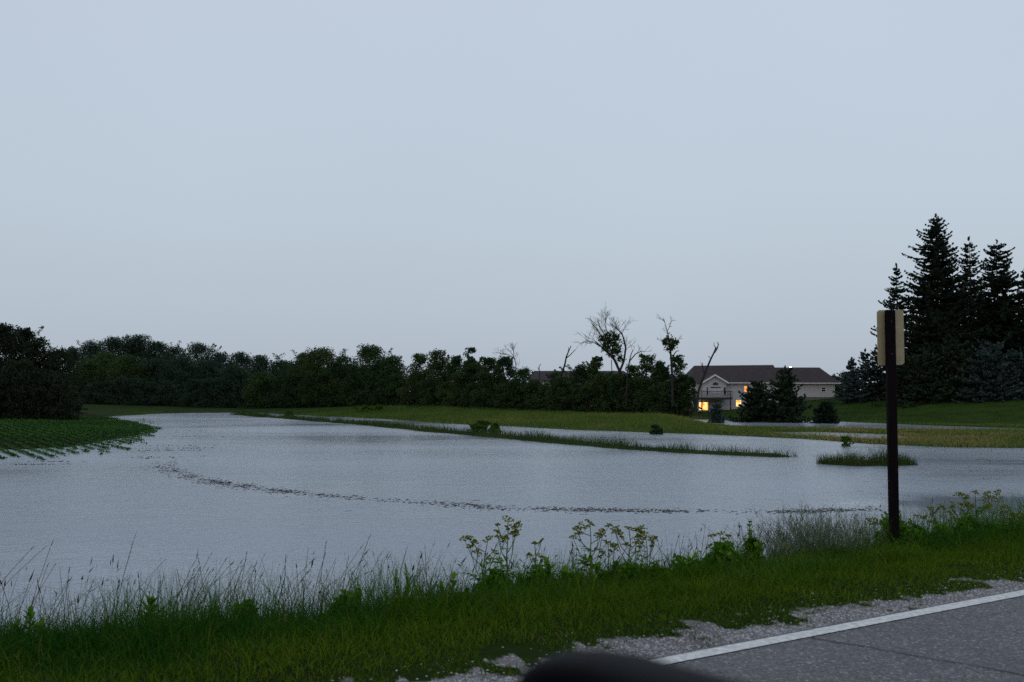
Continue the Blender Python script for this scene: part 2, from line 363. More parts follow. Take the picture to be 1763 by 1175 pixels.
# ------------------------------------------------------------------ road
def sp2(s, p): return (s*FW[0] + p*NL[0], s*FW[1] + p*NL[1])
def strip(name, p0, p1, z, m, label, s0=-220, s1=260, n=1, edge=None):
    V = []; F = []
    for i in range(n+1):
        s = s0 + (s1-s0)*i/n
        a = sp2(s, p0); e = p1 + (edge(s) if edge else 0); b = sp2(s, e)
        V += [(a[0], a[1], z), (b[0], b[1], z)]
    for i in range(n): F.append((2*i, 2*i+2, 2*i+3, 2*i+1))
    return tag(link(name, np_mesh(name, V, np.array(F)), m), label, None, None, 'structure')
def asphalt():
    m, t, b = newmat('worn_asphalt')
    tcn = t.nodes.new('ShaderNodeTexCoord')
    v = t.nodes.new('ShaderNodeTexVoronoi'); v.inputs['Scale'].default_value = 75
    r = t.nodes.new('ShaderNodeValToRGB'); r.color_ramp.interpolation = 'LINEAR'
    for pos, c in ((0.25, (0.040,0.037,0.041)), (0.7, (0.085,0.077,0.083)), (0.90, (0.12,0.105,0.112))):
        e = r.color_ramp.elements.new(pos); e.color = (*c, 1)
    r.color_ramp.elements[0].color = (0.02,0.02,0.022,1); r.color_ramp.elements[-1].color = (0.26,0.245,0.25,1)
    n = t.nodes.new('ShaderNodeTexNoise'); n.inputs['Scale'].default_value = 0.8; n.inputs['Detail'].default_value = 7; n.inputs['Roughness'].default_value = 0.65
    mr = t.nodes.new('ShaderNodeMapRange'); mr.inputs['From Min'].default_value = 0.3; mr.inputs['From Max'].default_value = 0.7; mr.inputs['To Min'].default_value = 0.68; mr.inputs['To Max'].default_value = 1.2
    vm = t.nodes.new('ShaderNodeVectorMath'); vm.operation = 'SCALE'
    sx = t.nodes.new('ShaderNodeSeparateColor')
    t.links.new(tcn.outputs['Object'], v.inputs['Vector']); t.links.new(tcn.outputs['Object'], n.inputs['Vector'])
    t.links.new(v.outputs['Color'], sx.inputs[0]); t.links.new(sx.outputs[0], r.inputs[0]); t.links.new(n.outputs['Fac'], mr.inputs['Value'])
    t.links.new(r.outputs[0], vm.inputs[0]); t.links.new(mr.outputs[0], vm.inputs['Scale']); t.links.new(vm.outputs[0], b.inputs['Base Color'])
    b.inputs['Roughness'].default_value = 0.5; b.inputs['Specular IOR Level'].default_value = 0.35
    bp = t.nodes.new('ShaderNodeBump'); bp.inputs['Strength'].default_value = 0.5; bp.inputs['Distance'].default_value = 0.006
    t.links.new(v.outputs['Distance'], bp.inputs['Height']); t.links.new(bp.outputs[0], b.inputs['Normal'])
    return m
M['asphalt'] = asphalt()
strip('road', -3.6, 4.09, 0.0, M['asphalt'], 'two-lane asphalt road', n=960, edge=lambda s: 0.03*mnoise.noise((s*1.7, 0, 0)) + 0.02*mnoise.noise((s*7, 3, 0)))
M['paint'] = mat('road_paint', (0.56,0.56,0.55), 0.6, 0.3, 0.30, 26)
strip('edge_line', LINE-0.055, LINE+0.055, 0.004, M['paint'], 'white painted edge line along the road', n=480)
M['ypaint'] = mat('yellow_road_paint', (0.5,0.36,0.06), 0.6, 0.3, 0.2, 14)
strip('centre_line', 0.42, 0.54, 0.004, M['ypaint'], 'yellow painted centre line of the road')
def crack():
    pts = [(1395,1099),(1440,1106),(1500,1116),(1560,1127),(1620,1138),(1700,1152),(1763,1163),(1850,1180)]
    Wp = [W(*p, 0.0) for p in pts]; V = []; F = []; k = 0
    for i in range(len(Wp)-1):
        for j in range(8):
            t = j/8; x = Wp[i][0]*(1-t)+Wp[i+1][0]*t; y = Wp[i][1]*(1-t)+Wp[i+1][1]*t
            o = 0.03*mnoise.noise((x*4, y*4, 0)); wd = 0.008+0.005*mnoise.noise((x*9, y*9, 5))
            V += [(x, y+o-wd, 0.004), (x, y+o+wd, 0.004)]; k += 1
    F = [(2*i, 2*i+2, 2*i+3, 2*i+1) for i in range(k-1)]
    tag(link('road_crack', np_mesh('road_crack', V, np.array(F)), mat('crack_tar', (0.022,0.02,0.022), 0.7)), 'dark crack running across the asphalt', None, None, 'structure')
crack()

# ------------------------------------------------------------------ grass and other uncountable cover
def ribbons(pos, h, wd, lean, az, tint, segs=3, taper=True, face=None):
    """curved grass blades: pos (n,3), lean = sideways reach as a share of the height"""
    n = len(pos); az = np.asarray(az); dx = np.cos(az); dy = np.sin(az)
    fa = rng.uniform(0, 2*np.pi, n) if face is None else face
    wx = np.cos(fa); wy = np.sin(fa); Vs = []
    for k in range(segs+1):
        t = k/segs; r = lean*h*t*t; z = h*(t - 0.25*np.minimum(lean,1.6)*t*t)
        ww = wd*(1-t*0.9 if taper else 1)*0.5
        c = pos + np.stack([dx*r, dy*r, z], -1); o = np.stack([wx*ww, wy*ww, np.zeros(n)], -1)
        Vs += [c-o, c+o]
    V = np.stack(Vs, 1).reshape(-1, 3); K = 2*(segs+1); b = (np.arange(n)*K)[:, None]
    F = np.concatenate([b + np.array([[2*k, 2*k+1, 2*k+3, 2*k+2]]) for k in range(segs)], 0)
    return V, F, np.repeat(tint, K)
def merge(parts):
    V = []; F = []; T = []; o = 0
    for v, f, t in parts:
        V.append(v); F.append(f+o); T.append(t); o += len(v)
    return np.vstack(V), np.vstack(F), np.concatenate(T)

def scatter_sp(n, s0, s1, pf):
    """random spots along the verge, pf gives p from (s, u)"""
    s = rng.uniform(s0, s1, n); u = rng.random(n); p = pf(s, u)
    x = s*FW[0]+p*NL[0]; y = s*FW[1]+p*NL[1]
    return s, p, x, y
def inview(x, y, m=1.08):
    return (y > 1.5) & (np.abs(x/np.maximum(y, .1)) < 0.515*m+0.03)

def verge():
    # mown / short grass between the gravel and the weeds
    n = 330000
    s = rng.uniform(-6, 26, n); p1 = P1(s)
    p = 4.1 + rng.random(n)**0.9*(p1-3.8+0.3)
    x = s*FW[0]+p*NL[0]; y = s*FW[1]+p*NL[1]
    edge = np.interp(s, [1.5, 8], [4.36, 4.19]) + 0.28*(vnoise(x, y, 0.9, 11)-0.5) + 0.42*(vnoise(x, y, 0.28, 12)-0.5) + 0.36*(vnoise(x, y, 0.09, 10)-0.5)
    bare = vnoise(x, y, 0.45, 13)
    keep = (p > edge) & inview(x, y) & ((bare < 0.84) | (p > 5.2)) & (rng.random(n) < np.clip((p-edge)/0.2+0.4, 0, 1))
    # sparse tufts in the gravel
    tuf = (p > 4.4) & (vnoise(x, y, 0.16, 14) > 0.88) & (rng.random(n) < 0.6)
    keep |= tuf & inview(x, y)
    s, p, x, y, p1 = s[keep], p[keep], x[keep], y[keep], p1[keep]; n = len(s)
    z = height(x, y)
    rel = np.clip((p-4.6)/(p1-4.6), 0, 1)
    h = (0.035 + 0.05*rel + 0.13*sstep(0.35, 0.9, rel)*(0.4+1.2*vnoise(x, y, 0.5, 19)) + 0.12*vnoise(x, y, 0.35, 15)*rel)*rng.uniform(0.5, 1.3, n)*(1+0.9*(rng.random(n) < .04))
    yel = vnoise(x, y, 1.1, 16)*0.5 + vnoise(x, y, 0.3, 17)*0.3
    tint = np.clip(0.9*(yel-0.15) + 0.45*(1-rel) - 0.22 + rng.normal(0, 0.12, n), 0, 0.86); dry = rng.random(n) < 0.05*(1-rel)+0.01; tint[dry] = 1
    V, F, T = ribbons(np.stack([x, y, z-0.01], -1), h, rng.uniform(0.005, 0.011, n), rng.uniform(0.1, 1.2, n), rng.uniform(0, 6.28, n), tint, segs=2)
    tag(link('verge_grass', np_mesh('verge_grass', V, F, T), M['grass']), 'short yellow-green grass on the road verge', 'grass', None, 'stuff')
verge()

def bank_grass():
    parts = []
    n = 190000
    s = rng.uniform(-7, 30, n); p1 = P1(s); p = p1 - 0.9 + rng.random(n)*3.0
    x = s*FW[0]+p*NL[0]; y = s*FW[1]+p*NL[1]; k = inview(x, y, 1.1)
    s, p, x, y, p1 = s[k], p[k], x[k], y[k], p1[k]; n = len(s); z = height(x, y)
    cl = vnoise(x, y, 0.45, 21); cl2 = vnoise(x, y, 1.6, 22)
    base = np.interp(s, [-6, 0, 2, 5, 9, 14], [0.25, 0.25, 0.30, 0.24, 0.20, 0.26]) + 0.25*np.clip(p-p1, 0, 2)*0.6
    h = base*(0.35 + 0.95*cl**1.6 + 0.45*cl2)*rng.uniform(0.6, 1.25, n)*(0.6+0.4*sstep(-0.6, 0.2, p-p1))
    keep = rng.random(n) < (0.5 + 0.5*sstep(0.25, 0.6, cl))*np.where(p-p1 > 1.0, 0.7, 1)
    x, y, z, h, cl2, s = x[keep], y[keep], z[keep], h[keep], cl2[keep], s[keep]; n = len(x)
    tint = np.clip(0.2 + 0.5*cl2 + rng.normal(0, 0.16, n), 0, 0.85); tint[rng.random(n) < 0.03] = 1
    parts.append(ribbons(np.stack([x, y, z-0.02], -1), h, rng.uniform(0.006, 0.014, n), rng.uniform(0.1, 1.1, n), rng.uniform(0, 6.28, n), tint, segs=3))
    n = 60000
    s = rng.uniform(-6, 26, n); dp = rng.uniform(-0.35, 1.6, n); p = P1(s) + dp
    x = s*FW[0]+p*NL[0]; y = s*FW[1]+p*NL[1]; c1 = vnoise(x, y, 0.33, 23)*0.65 + vnoise(x, y, 0.9, 24)*0.35
    k = inview(x, y, 1.1) & (rng.random(n) < sstep(0.36, 0.72, c1)*np.interp(s, [-6, 5, 7.5, 12], [1, 1, .45, .8]))
    s, dp, x, y, c1 = s[k], dp[k], x[k], y[k], c1[k]; n = len(s); z = height(x, y)
    h = (0.14 + 0.34*c1)*rng.uniform(0.6, 1.5, n)*np.interp(s, [-6, 3, 6, 8, 12], [1.15, 1.15, .85, .75, .85]) + np.maximum(dp, 0)*0.36
    h = h*np.where(s > 9.3, 1.35, 1)
    tint = np.clip(0.15 + 0.4*c1 + rng.normal(0, 0.16, n), 0, 0.8); tint[rng.random(n) < 0.05] = 1
    parts.append(ribbons(np.stack([x, y, z-0.02], -1), h, rng.uniform(0.005, 0.013, n), np.abs(rng.normal(0.25, 0.45, n)), rng.uniform(0, 6.28, n), tint, segs=5))
    V, F, T = merge(parts)
    tag(link('bank_grass', np_mesh('bank_grass', V, F, T), M['tall']), 'knee-high green grass along the top of the bank', 'grass', None, 'stuff')
    # flowering stalks: thin stem + spindle of seed
    V_, F_, T_ = [], [], []; Vs, Fs, Ts = [], [], []
    n = 3300
    s = rng.uniform(-6, 24, n); p = P1(s) + rng.uniform(-0.3, 1.5, n)
    x = s*FW[0]+p*NL[0]; y = s*FW[1]+p*NL[1]; k = inview(x, y, 1.1); s, p, x, y = s[k], p[k], x[k], y[k]; n = len(x)
    z = height(x, y)
    drop = np.maximum(p - P1(s), 0)*0.52
    h = np.interp(s, [-6, 0, 2, 4, 8, 14], [0.58, 0.58, 0.60, 0.48, 0.40, 0.38])*rng.uniform(0.35, 1.15, n)*(1+0.35*rng.random(n)**4) + drop*0.75
    lean = rng.uniform(0.05, 0.6, n) + 0.9*(rng.random(n) < 0.16); az = rng.normal(0.2, 1.2, n)
    pos = np.stack([x, y, z-0.02], -1)
    stems = ribbons(pos, h, np.full(n, 0.0048), lean, az, np.clip(rng.normal(0.35, 0.2, n), 0, 1), segs=4, taper=False)
    # seed spindles: 3 crossed diamonds at the tip along the end direction
    tip = pos + np.stack([np.cos(az)*lean*h, np.sin(az)*lean*h, h*(1-0.25*lean)], -1)
    dr = np.stack([np.cos(az)*lean*2, np.sin(az)*lean*2, 1-0.5*lean], -1); dr /= np.linalg.norm(dr, axis=1)[:, None]
    ln = rng.uniform(0.03, 0.10, n); wd = rng.uniform(0.003, 0.007, n)*np.where(rng.random(n)<.3,1.2,.6)
    SV = []
    for a in (0, 1.05, 2.1):
        sd = np.stack([np.cos(a+az), np.sin(a+az), np.zeros(n)], -1)
        SV += [tip, tip + dr*(ln*0.35)[:, None] - sd*wd[:, None], tip + dr*ln[:, None], tip + dr*(ln*0.35)[:, None] + sd*wd[:, None]]
    SVv = np.stack(SV, 1).reshape(-1, 3); b = (np.arange(n)*12)[:, None]
    SF = np.concatenate([b + np.array([[4*q, 4*q+1, 4*q+2, 4*q+3]]) for q in range(3)], 0)
    ST = np.repeat(np.clip(rng.normal(0.5, 0.3, n), 0, 1), 12)
    V, F, T = merge([stems, (SVv, SF, ST)])
    tag(link('seeding_grass', np_mesh('seeding_grass', V, F, T), M['seed']), 'thin brownish grass stalks with seed heads on the bank', 'grass', None, 'stuff')
    # fine wispy grass left of the post
    n = 1000
    px = rng.normal(1385, 58, n); px = np.clip(px, 1295, 1500)
    Y = rng.uniform(9.4, 10.9, n); x = (px-881.5)/FPX*Y; z = height(x, Y)
    h = np.clip(rng.normal(0.50, 0.14, n), 0.15, 0.85)*(1-0.35*np.abs(px-1385)/110) + np.maximum(-0.35 - z, 0)*0.75
    pos = np.stack([x, Y, z], -1); az = rng.uniform(0, 6.28, n); lean = rng.uniform(0.1, 0.7, n)
    A = ribbons(pos, h, np.full(n, 0.0038), lean, az, np.clip(rng.normal(0.4, 0.25, n), 0, 1), segs=5, taper=False)
    tip = pos + np.stack([np.cos(az)*lean*h, np.sin(az)*lean*h, h*(1-0.25*lean)], -1)
    k = 4; tp = np.repeat(tip, k, 0) - np.stack([np.repeat(np.cos(az)*lean*h*0.2, k), np.repeat(np.sin(az)*lean*h*0.2, k), np.repeat(h*0.16, k)], -1)*rng.random((n*k, 1))
    Bq = ribbons(tp, rng.uniform(0.03, 0.09, n*k), np.full(n*k, 0.003), rng.uniform(0.3, 1.5, n*k), rng.uniform(0, 6.28, n*k), np.clip(rng.normal(0.5, 0.25, n*k), 0, 1), segs=2, taper=False)
    V, F, T = merge([A, Bq])
    tag(link('wispy_grass', np_mesh('wispy_grass', V, F, T), M['wisp']), 'fine grey-green wispy grass beside the dark signpost', 'grass', None, 'stuff')
bank_grass()

def gravel():
    n = 60000
    s = rng.uniform(-1, 20, n); p = 4.09 + np.abs(rng.normal(0, 0.26, n)) - 0.06*rng.random(n)**3
    x = s*FW[0]+p*NL[0]; y = s*FW[1]+p*NL[1]; k = inview(x, y) & (p < 5.6) & ((p < np.interp(s, [1.5, 8], [4.46, 4.26]) + 0.28*(vnoise(x, y, 0.9, 11)-0.5) + 0.42*(vnoise(x, y, 0.28, 12)-0.5) + 0.36*(vnoise(x, y, 0.09, 10)-0.5)) | (rng.random(n) < 0.10)) & (rng.random(n) < 0.35+0.9*vnoise(x, y, .35, 18)); x, y, p = x[k], y[k], p[k]; n = len(x)
    z = height(x, y); r = rng.uniform(0.003, 0.009, n)*(1+1.2*(rng.random(n)**8))
    D = np.array([(1,0,0),(0,1,0),(-1,0,0),(0,-1,0),(0,0,0.7)])
    a = rng.uniform(0, 6.28, n); ca, sa = np.cos(a), np.sin(a)
    V = np.empty((n, 5, 3))
    for q, dd in enumerate(D):
        sx = rng.uniform(0.6, 1.3, n)
        V[:, q, 0] = x + r*sx*(dd[0]*ca - dd[1]*sa); V[:, q, 1] = y + r*sx*(dd[0]*sa + dd[1]*ca); V[:, q, 2] = z + r*dd[2]*sx
    b = (np.arange(n)*5)[:, None]
    F = np.concatenate([b + np.array([[0,1,4]]), b + np.array([[1,2,4]]), b + np.array([[2,3,4]]), b + np.array([[3,0,4]])], 0)
    T = np.repeat(rng.random(n), 5)
    g = leafmat('gravel_stones', (0.10,0.098,0.10), (0.40,0.39,0.40))
    tag(link('gravel', np_mesh('gravel', V.reshape(-1, 3), F, T), g), 'pale loose gravel along the edge of the road', 'gravel', None, 'stuff')
gravel()

def far_cover():
    # crop rows on the low rise at the left
    rd = np.array([-0.551, 0.835]); rn = np.array([0.835, 0.551]); P = []
    for k in range(-110, 90):
        off = k*0.76
        t = np.arange(20, 190, 0.14); t = t + rng.uniform(-0.06, 0.06, len(t)); j = rng.normal(0, 0.02, len(t))
        xy = t[:, None]*rd + (off + j)[:, None]*rn
        P.append(xy)
    P = np.vstack(P); x, y = P[:, 0], P[:, 1]
    k = (y > 40) & (y < 124) & (np.abs(x/y) < 0.56) & (x < 0); x, y = x[k], y[k]
    f = sdist(CROP, x, y); kr = np.round((x*.835+y*.551)/.76); k = f > 0.6 - (3.4*vnoise(kr*3.7, kr*0, 1, 35) + 1.5*(rng.random(len(x)) < .10))*np.interp(y, [52, 75], [1, .25]); x, y, f = x[k], y[k], f[k]
    z = height(x, y); dep = z - WATER
    k = (rng.random(len(x)) < np.where(dep<-0.02, (vnoise(x,y,1.3,33)>0.2), 1)*np.clip(1+2*dep, .5, 1)*np.where(y > 90, 0.6, 1.0)*np.where(dep < 0.04, 0.9, 1))
    x, y, z, dep = x[k], y[k], z[k], dep[k]; n = len(x)
    q = 6; N = n*q
    X = np.repeat(x, q) + rng.normal(0, 0.07, N); Yy = np.repeat(y, q) + rng.normal(0, 0.07, N)
    hh = np.repeat(np.clip(0.11 + dep*0.12, 0.05, 0.19), q)*rng.uniform(0.3, 1.2, N); Z = np.repeat(np.maximum(z, WATER), q) + hh
    s = rng.uniform(0.035, 0.065, N); az = rng.uniform(0, 6.28, N); ti = rng.normal(0, 0.5, N)
    u = np.stack([np.cos(az), np.sin(az), ti*0.5], -1)*s[:, None]; v = np.stack([-np.sin(az), np.cos(az), rng.normal(0, 0.5, N)], -1)*s[:, None]
    c = np.stack([X, Yy, Z], -1); V = np.stack([c-u, c-v, c+u, c+v], 1).reshape(-1, 3); F = np.arange(N*4).reshape(-1, 4)
    T = np.repeat(np.clip(np.repeat(vnoise(x, y, 6, 32), q)*0.7 + rng.normal(0.1, 0.15, N), 0, 1), 4)
    tag(link('crop_rows', np_mesh('crop_rows', V, F, T), M['soy']), 'rows of young green crop running down into the flood water', 'crop', None, 'stuff')

    def cover(name, n, box, test, hfun, wd, matn, label, tintf, lean=(0.1, 0.9), segs=2):
        x = rng.uniform(box[0], box[1], n); y = rng.uniform(box[2], box[3], n)
        k = test(x, y); x, y = x[k], y[k]; z = height(x, y, False); h, kk = hfun(x, y, z)
        x, y, z, h = x[kk], y[kk], z[kk], h[kk]; n = len(x)
        V, F, T = ribbons(np.stack([x, y, z-0.02], -1), h, rng.uniform(wd[0], wd[1], n), rng.uniform(*lean, n), rng.uniform(0, 6.28, n), tintf(x, y, n), segs=segs)
        return tag(link(name, np_mesh(name, V, F, T), M[matn]), label, 'grass', None, 'stuff')
    vw = lambda x, y: np.abs(x/y) < 0.54
    # long meadow grass on the far bank
    cover('meadow_grass', 520000, (-60, 75, 58, 150),
        lambda x, y: vw(x, y) & (sdist(LAND, x, y) > -1.2) & (sdist(LAWN, x, y) < 1.5) & (sdist(CROP, x, y) < -1.0) & (x > -60),
        lambda x, y, z: ((0.18 + 0.32*vnoise(x, y, 2.2, 41) + 0.2*vnoise(x, y, 7, 42))*rng.uniform(0.6, 1.2, len(x))*np.where(x > 17, 0.6, 1), (z > WATER - 0.14) & (rng.random(len(x)) < np.where(z < WATER, 0.35, np.where(x > 20, 0.85, 1))*np.where((x > 17) & (sdist(POND, x, y) > 0), 0.0, 1))),
        (0.02, 0.05), 'meadow', 'long green and straw grass on the far bank',
        lambda x, y, n: np.clip(0.15 + 0.55*vnoise(x, y, 9, 43) + 0.3*vnoise(x, y, 2, 44)*np.where(x > 16, 1.6, 1) + 0.15*sstep(14, 24, x) - 0.4*sstep(118, 135, y) + rng.normal(0, 0.13, n), 0, 1))
    # grass on the narrow strip
    cover('strip_grass', 340000, (-46, 17, 48, 150),
        lambda x, y: vw(x, y) & (ldist(STRIP, x, y) < 1.5),
        lambda x, y, z: ((0.26 + 0.42*vnoise(x, y, 1.6, 51))*rng.uniform(0.5, 1.3, len(x)), (z > WATER - 0.07) & (vnoise(x, y, 3.3, 52) > 0.12)),
        (0.015, 0.035), 'reed', 'dark green grass on the narrow strip between two waters',
        lambda x, y, n: np.clip(0.1 + 0.6*vnoise(x, y, 4, 53) + rng.normal(0, 0.16, n), 0, 1))
    cover('island_grass', 60000, (13, 21, 42, 49),
        lambda x, y: (ldist(ISLE, x, y) < 0.9),
        lambda x, y, z: ((0.1 + 0.7*vnoise(x, y, 0.8, 61))*rng.uniform(0.4, 1.45, len(x))*np.where(x > W(1530,800)[0], .7, 1), (z > WATER - 0.06) & (rng.random(len(x)) < 0.35)),
        (0.012, 0.025), 'reed', 'tall grass on a small island in the flood behind the post',
        lambda x, y, n: np.clip(0.25 + 0.5*vnoise(x, y, 0.9, 63) + rng.normal(0, 0.16, n), 0, 1))
    # drowned grass tips on the right
    cc = [W(*p) for p in [(1660,826),(1560,838),(1700,795),(1620,808),(1740,780),(1590,790),(1300,787),(1350,789),(1700,775),(1580,773)]]
    rad = [1.2, .8, 3.5, 2.4, 4, 2.2, .9, .6, 4, 3]
    def tst(x, y):
        m = np.zeros(len(x), bool)
        for (a, b), r in zip(cc, rad): m |= (np.abs(x-a) < r*1.3) & (np.abs(y-b) < r*0.5)
        return m & (vnoise(x*0.5, y, 0.5, 71) > 0.62)
    n = 26000; x = rng.uniform(8, 40, n); y = rng.uniform(32, 66, n); k = tst(x, y); x, y = x[k], y[k]; n = len(x)
    V, F, T = ribbons(np.stack([x, y, np.full(n, WATER-0.01)], -1), rng.uniform(0.02, 0.13, n), rng.uniform(0.01, 0.03, n), rng.uniform(0.5, 2.5, n), rng.uniform(0, 6.28, n), np.clip(rng.normal(0.4, 0.3, n), 0, 1), segs=2)
    tag(link('drowned_grass', np_mesh('drowned_grass', V, F, T), M['reed']), 'tips of drowned grass showing through the water at the right', 'grass', None, 'stuff')
    # lawn: short tufts so the mown slope is not a flat sheet
    cover('lawn_grass', 150000, (18, 90, 96, 152),
        lambda x, y: vw(x, y) & (sdist(LAWN, x, y) > 0),
        lambda x, y, z: (rng.uniform(0.05, 0.12, len(x)), z > WATER),
        (0.04, 0.08), 'lawn', 'mown green lawn sloping up to the house and conifers',
        lambda x, y, n: np.clip(0.4 + 0.35*(vnoise(x, y, 7, 81)-0.5) + 0.25*(vnoise(x*0.2, y, 1.3, 82)-0.5) + rng.normal(0, 0.12, n), 0, 1), segs=1)
M['lawn'] = leafmat('lawn_blades', (0.020,0.046,0.007), (0.046,0.078,0.013), trans=0.2)
far_cover()

def debris():
    pts = [(272,795),(290,808),(315,818),(350,827),(400,835),(450,841),(500,848),(560,854),(620,858),(690,863),(760,867),(850,875),(940,877),(1050,879),(1150,880),(1250,881),(1350,882),(1440,879),(1500,876)]
    Wp = np.array([W(*p) for p in pts]); L_ = np.concatenate([[0], np.cumsum(np.linalg.norm(np.diff(Wp, axis=0), axis=1))])
    n = 4600; t = rng.uniform(0, L_[-1], n)
    dens = vnoise(t, t*0, 1.3, 91); k = rng.random(n) < (0.22+0.78*sstep(0.15, 0.8, dens))*np.interp(t/L_[-1], [0, .12, .35, 1], [.2, .4, 1, .9]); t = t[k]; n = len(t)
    x = np.interp(t, L_, Wp[:, 0]); y = np.interp(t, L_, Wp[:, 1])
    sp = np.interp(t/L_[-1], [0, 0.15, 0.4, 1], [1.3, 0.55, 0.36, 0.20]); x = x + rng.normal(0, 0.2, n); y = y + rng.normal(0, 1, n)*sp*1.1
    ln = rng.uniform(0.014, 0.05, n)*(1+2.2*rng.random(n)**9); wd = ln*rng.uniform(0.15, 0.4, n)
    extra = [(1005,886),(1060,897),(1480,846),(1490,830),(600,880),(820,862),(1215,880),(310,760),(335,770),(280,765),(300,752),(345,755),(270,775),(60,800),(40,792),(240,786)]
    ex = np.array([W(*p) for p in extra]); x = np.append(x, ex[:, 0]); y = np.append(y, ex[:, 1]); ln = np.append(ln, np.full(len(ex), 0.13)); wd = np.append(wd, np.full(len(ex), 0.04)); n = len(x)
    a = rng.normal(0, 0.5, n); u = np.stack([np.cos(a), np.sin(a), 0*a], -1)*ln[:, None]; v = np.stack([-np.sin(a), np.cos(a), 0*a], -1)*wd[:, None]
    c = np.stack([x, y, np.full(n, WATER-0.004)], -1); up = np.array([0, 0, 1])*rng.uniform(0.006, 0.018, n)[:, None]
    V = np.stack([c-u-v, c+u-v, c+u+v, c-u+v, c-u*0.8+up, c+u*0.8+up], 1).reshape(-1, 3); b = (np.arange(n)*6)[:, None]
    F = np.concatenate([b+np.array([[0,1,5,4]]), b+np.array([[2,3,4,5]])], 0); F3 = np.concatenate([b+np.array([[0,4,3]]), b+np.array([[1,2,5]])], 0)
    T = np.repeat(rng.random(n), 6)
    tag(link('floating_debris', np_mesh('floating_debris', V, [F, F3], T), M['debris']), 'curving line of brown stalk debris floating on the water', 'debris', None, 'stuff')
    # mats of stubble just off the crop
    n = 1500; cc = [(305,768,2.2,.25),(320,772,2,.2),(290,776,2,.2),(330,752,2.5,.4),(275,788,1.6,.4),(360,742,4,.7),(65,800,1.2,.15),(95,795,1.5,.15)]
    x = []; y = []
    for px, py, rx, ry in cc:
        a, b = W(px, py); m = 34; x.append(a+rng.normal(0, rx*0.6, m)); y.append(b+rng.normal(0, ry, m))
    x = np.concatenate(x); y = np.concatenate(y); n = len(x)
    V, F, T = ribbons(np.stack([x, y, np.full(n, WATER-0.005)], -1), rng.uniform(0.01, 0.05, n), rng.uniform(0.04, 0.12, n), rng.uniform(0, 1.5, n), rng.uniform(0, 6.28, n), rng.random(n), segs=1, taper=False, face=rng.normal(0, 0.5, n))
    tag(link('stubble_mat', np_mesh('stubble_mat', V, F, T), M['debris']), 'brown stubble poking out of the water past the crop rows', 'debris', None, 'stuff')
debris()

# ------------------------------------------------------------------ trees
def leaf_quads(c, s, r):
    """c (n,3) centres, s (n,) half sizes -> randomly turned four-sided leaf clumps"""
    n = len(c); a = r.normal(size=(n, 3)); a /= np.linalg.norm(a, axis=1)[:, None]
    b = r.normal(size=(n, 3)); b -= a*(a*b).sum(1)[:, None]; b /= np.linalg.norm(b, axis=1)[:, None]
    k = r.uniform(0.5, 0.9, n)
    V = np.stack([c-a*s[:, None], c-b*(s*k)[:, None], c+a*s[:, None], c+b*(s*k)[:, None]], 1).reshape(-1, 3)
    return V, np.arange(n*4).reshape(-1, 4)
def limbs(mb, r, h, w, n, base=0.18):
    top = 0.8*h; pts = [(0,0,-0.3)]; x = y = 0
    for i in range(1, 6):
        x += r.normal(0, 0.03*h); y += r.normal(0, 0.03*h); pts.append((x, y, top*i/5))
    r0 = 0.02*h+0.06
    mb.tube(pts, [r0*(1-0.17*i) for i in range(6)], 7)
    for k in range(n):
        t = base + (0.9-base)*(k+r.random())/n; i = min(int(t*5), 4); f = t*5-i
        p = Vector(pts[i])*(1-f)+Vector(pts[i+1])*f; a = r.uniform(0, 6.28); ln = w*0.42*r.uniform(0.7, 1.1)*(1-0.45*t)
        q = [p]; d = Vector((math.cos(a), math.sin(a), r.uniform(0.5, 1.1))).normalized()
        for j in range(3):
            d = (d + Vector((r.normal(0, .18), r.normal(0, .18), r.normal(0.05, .14)))).normalized(); q.append(q[-1] + d*ln/3)
        mb.tube(q, [r0*0.45*(1-t*0.5)*(1-0.28*j) for j in range(4)], 5)
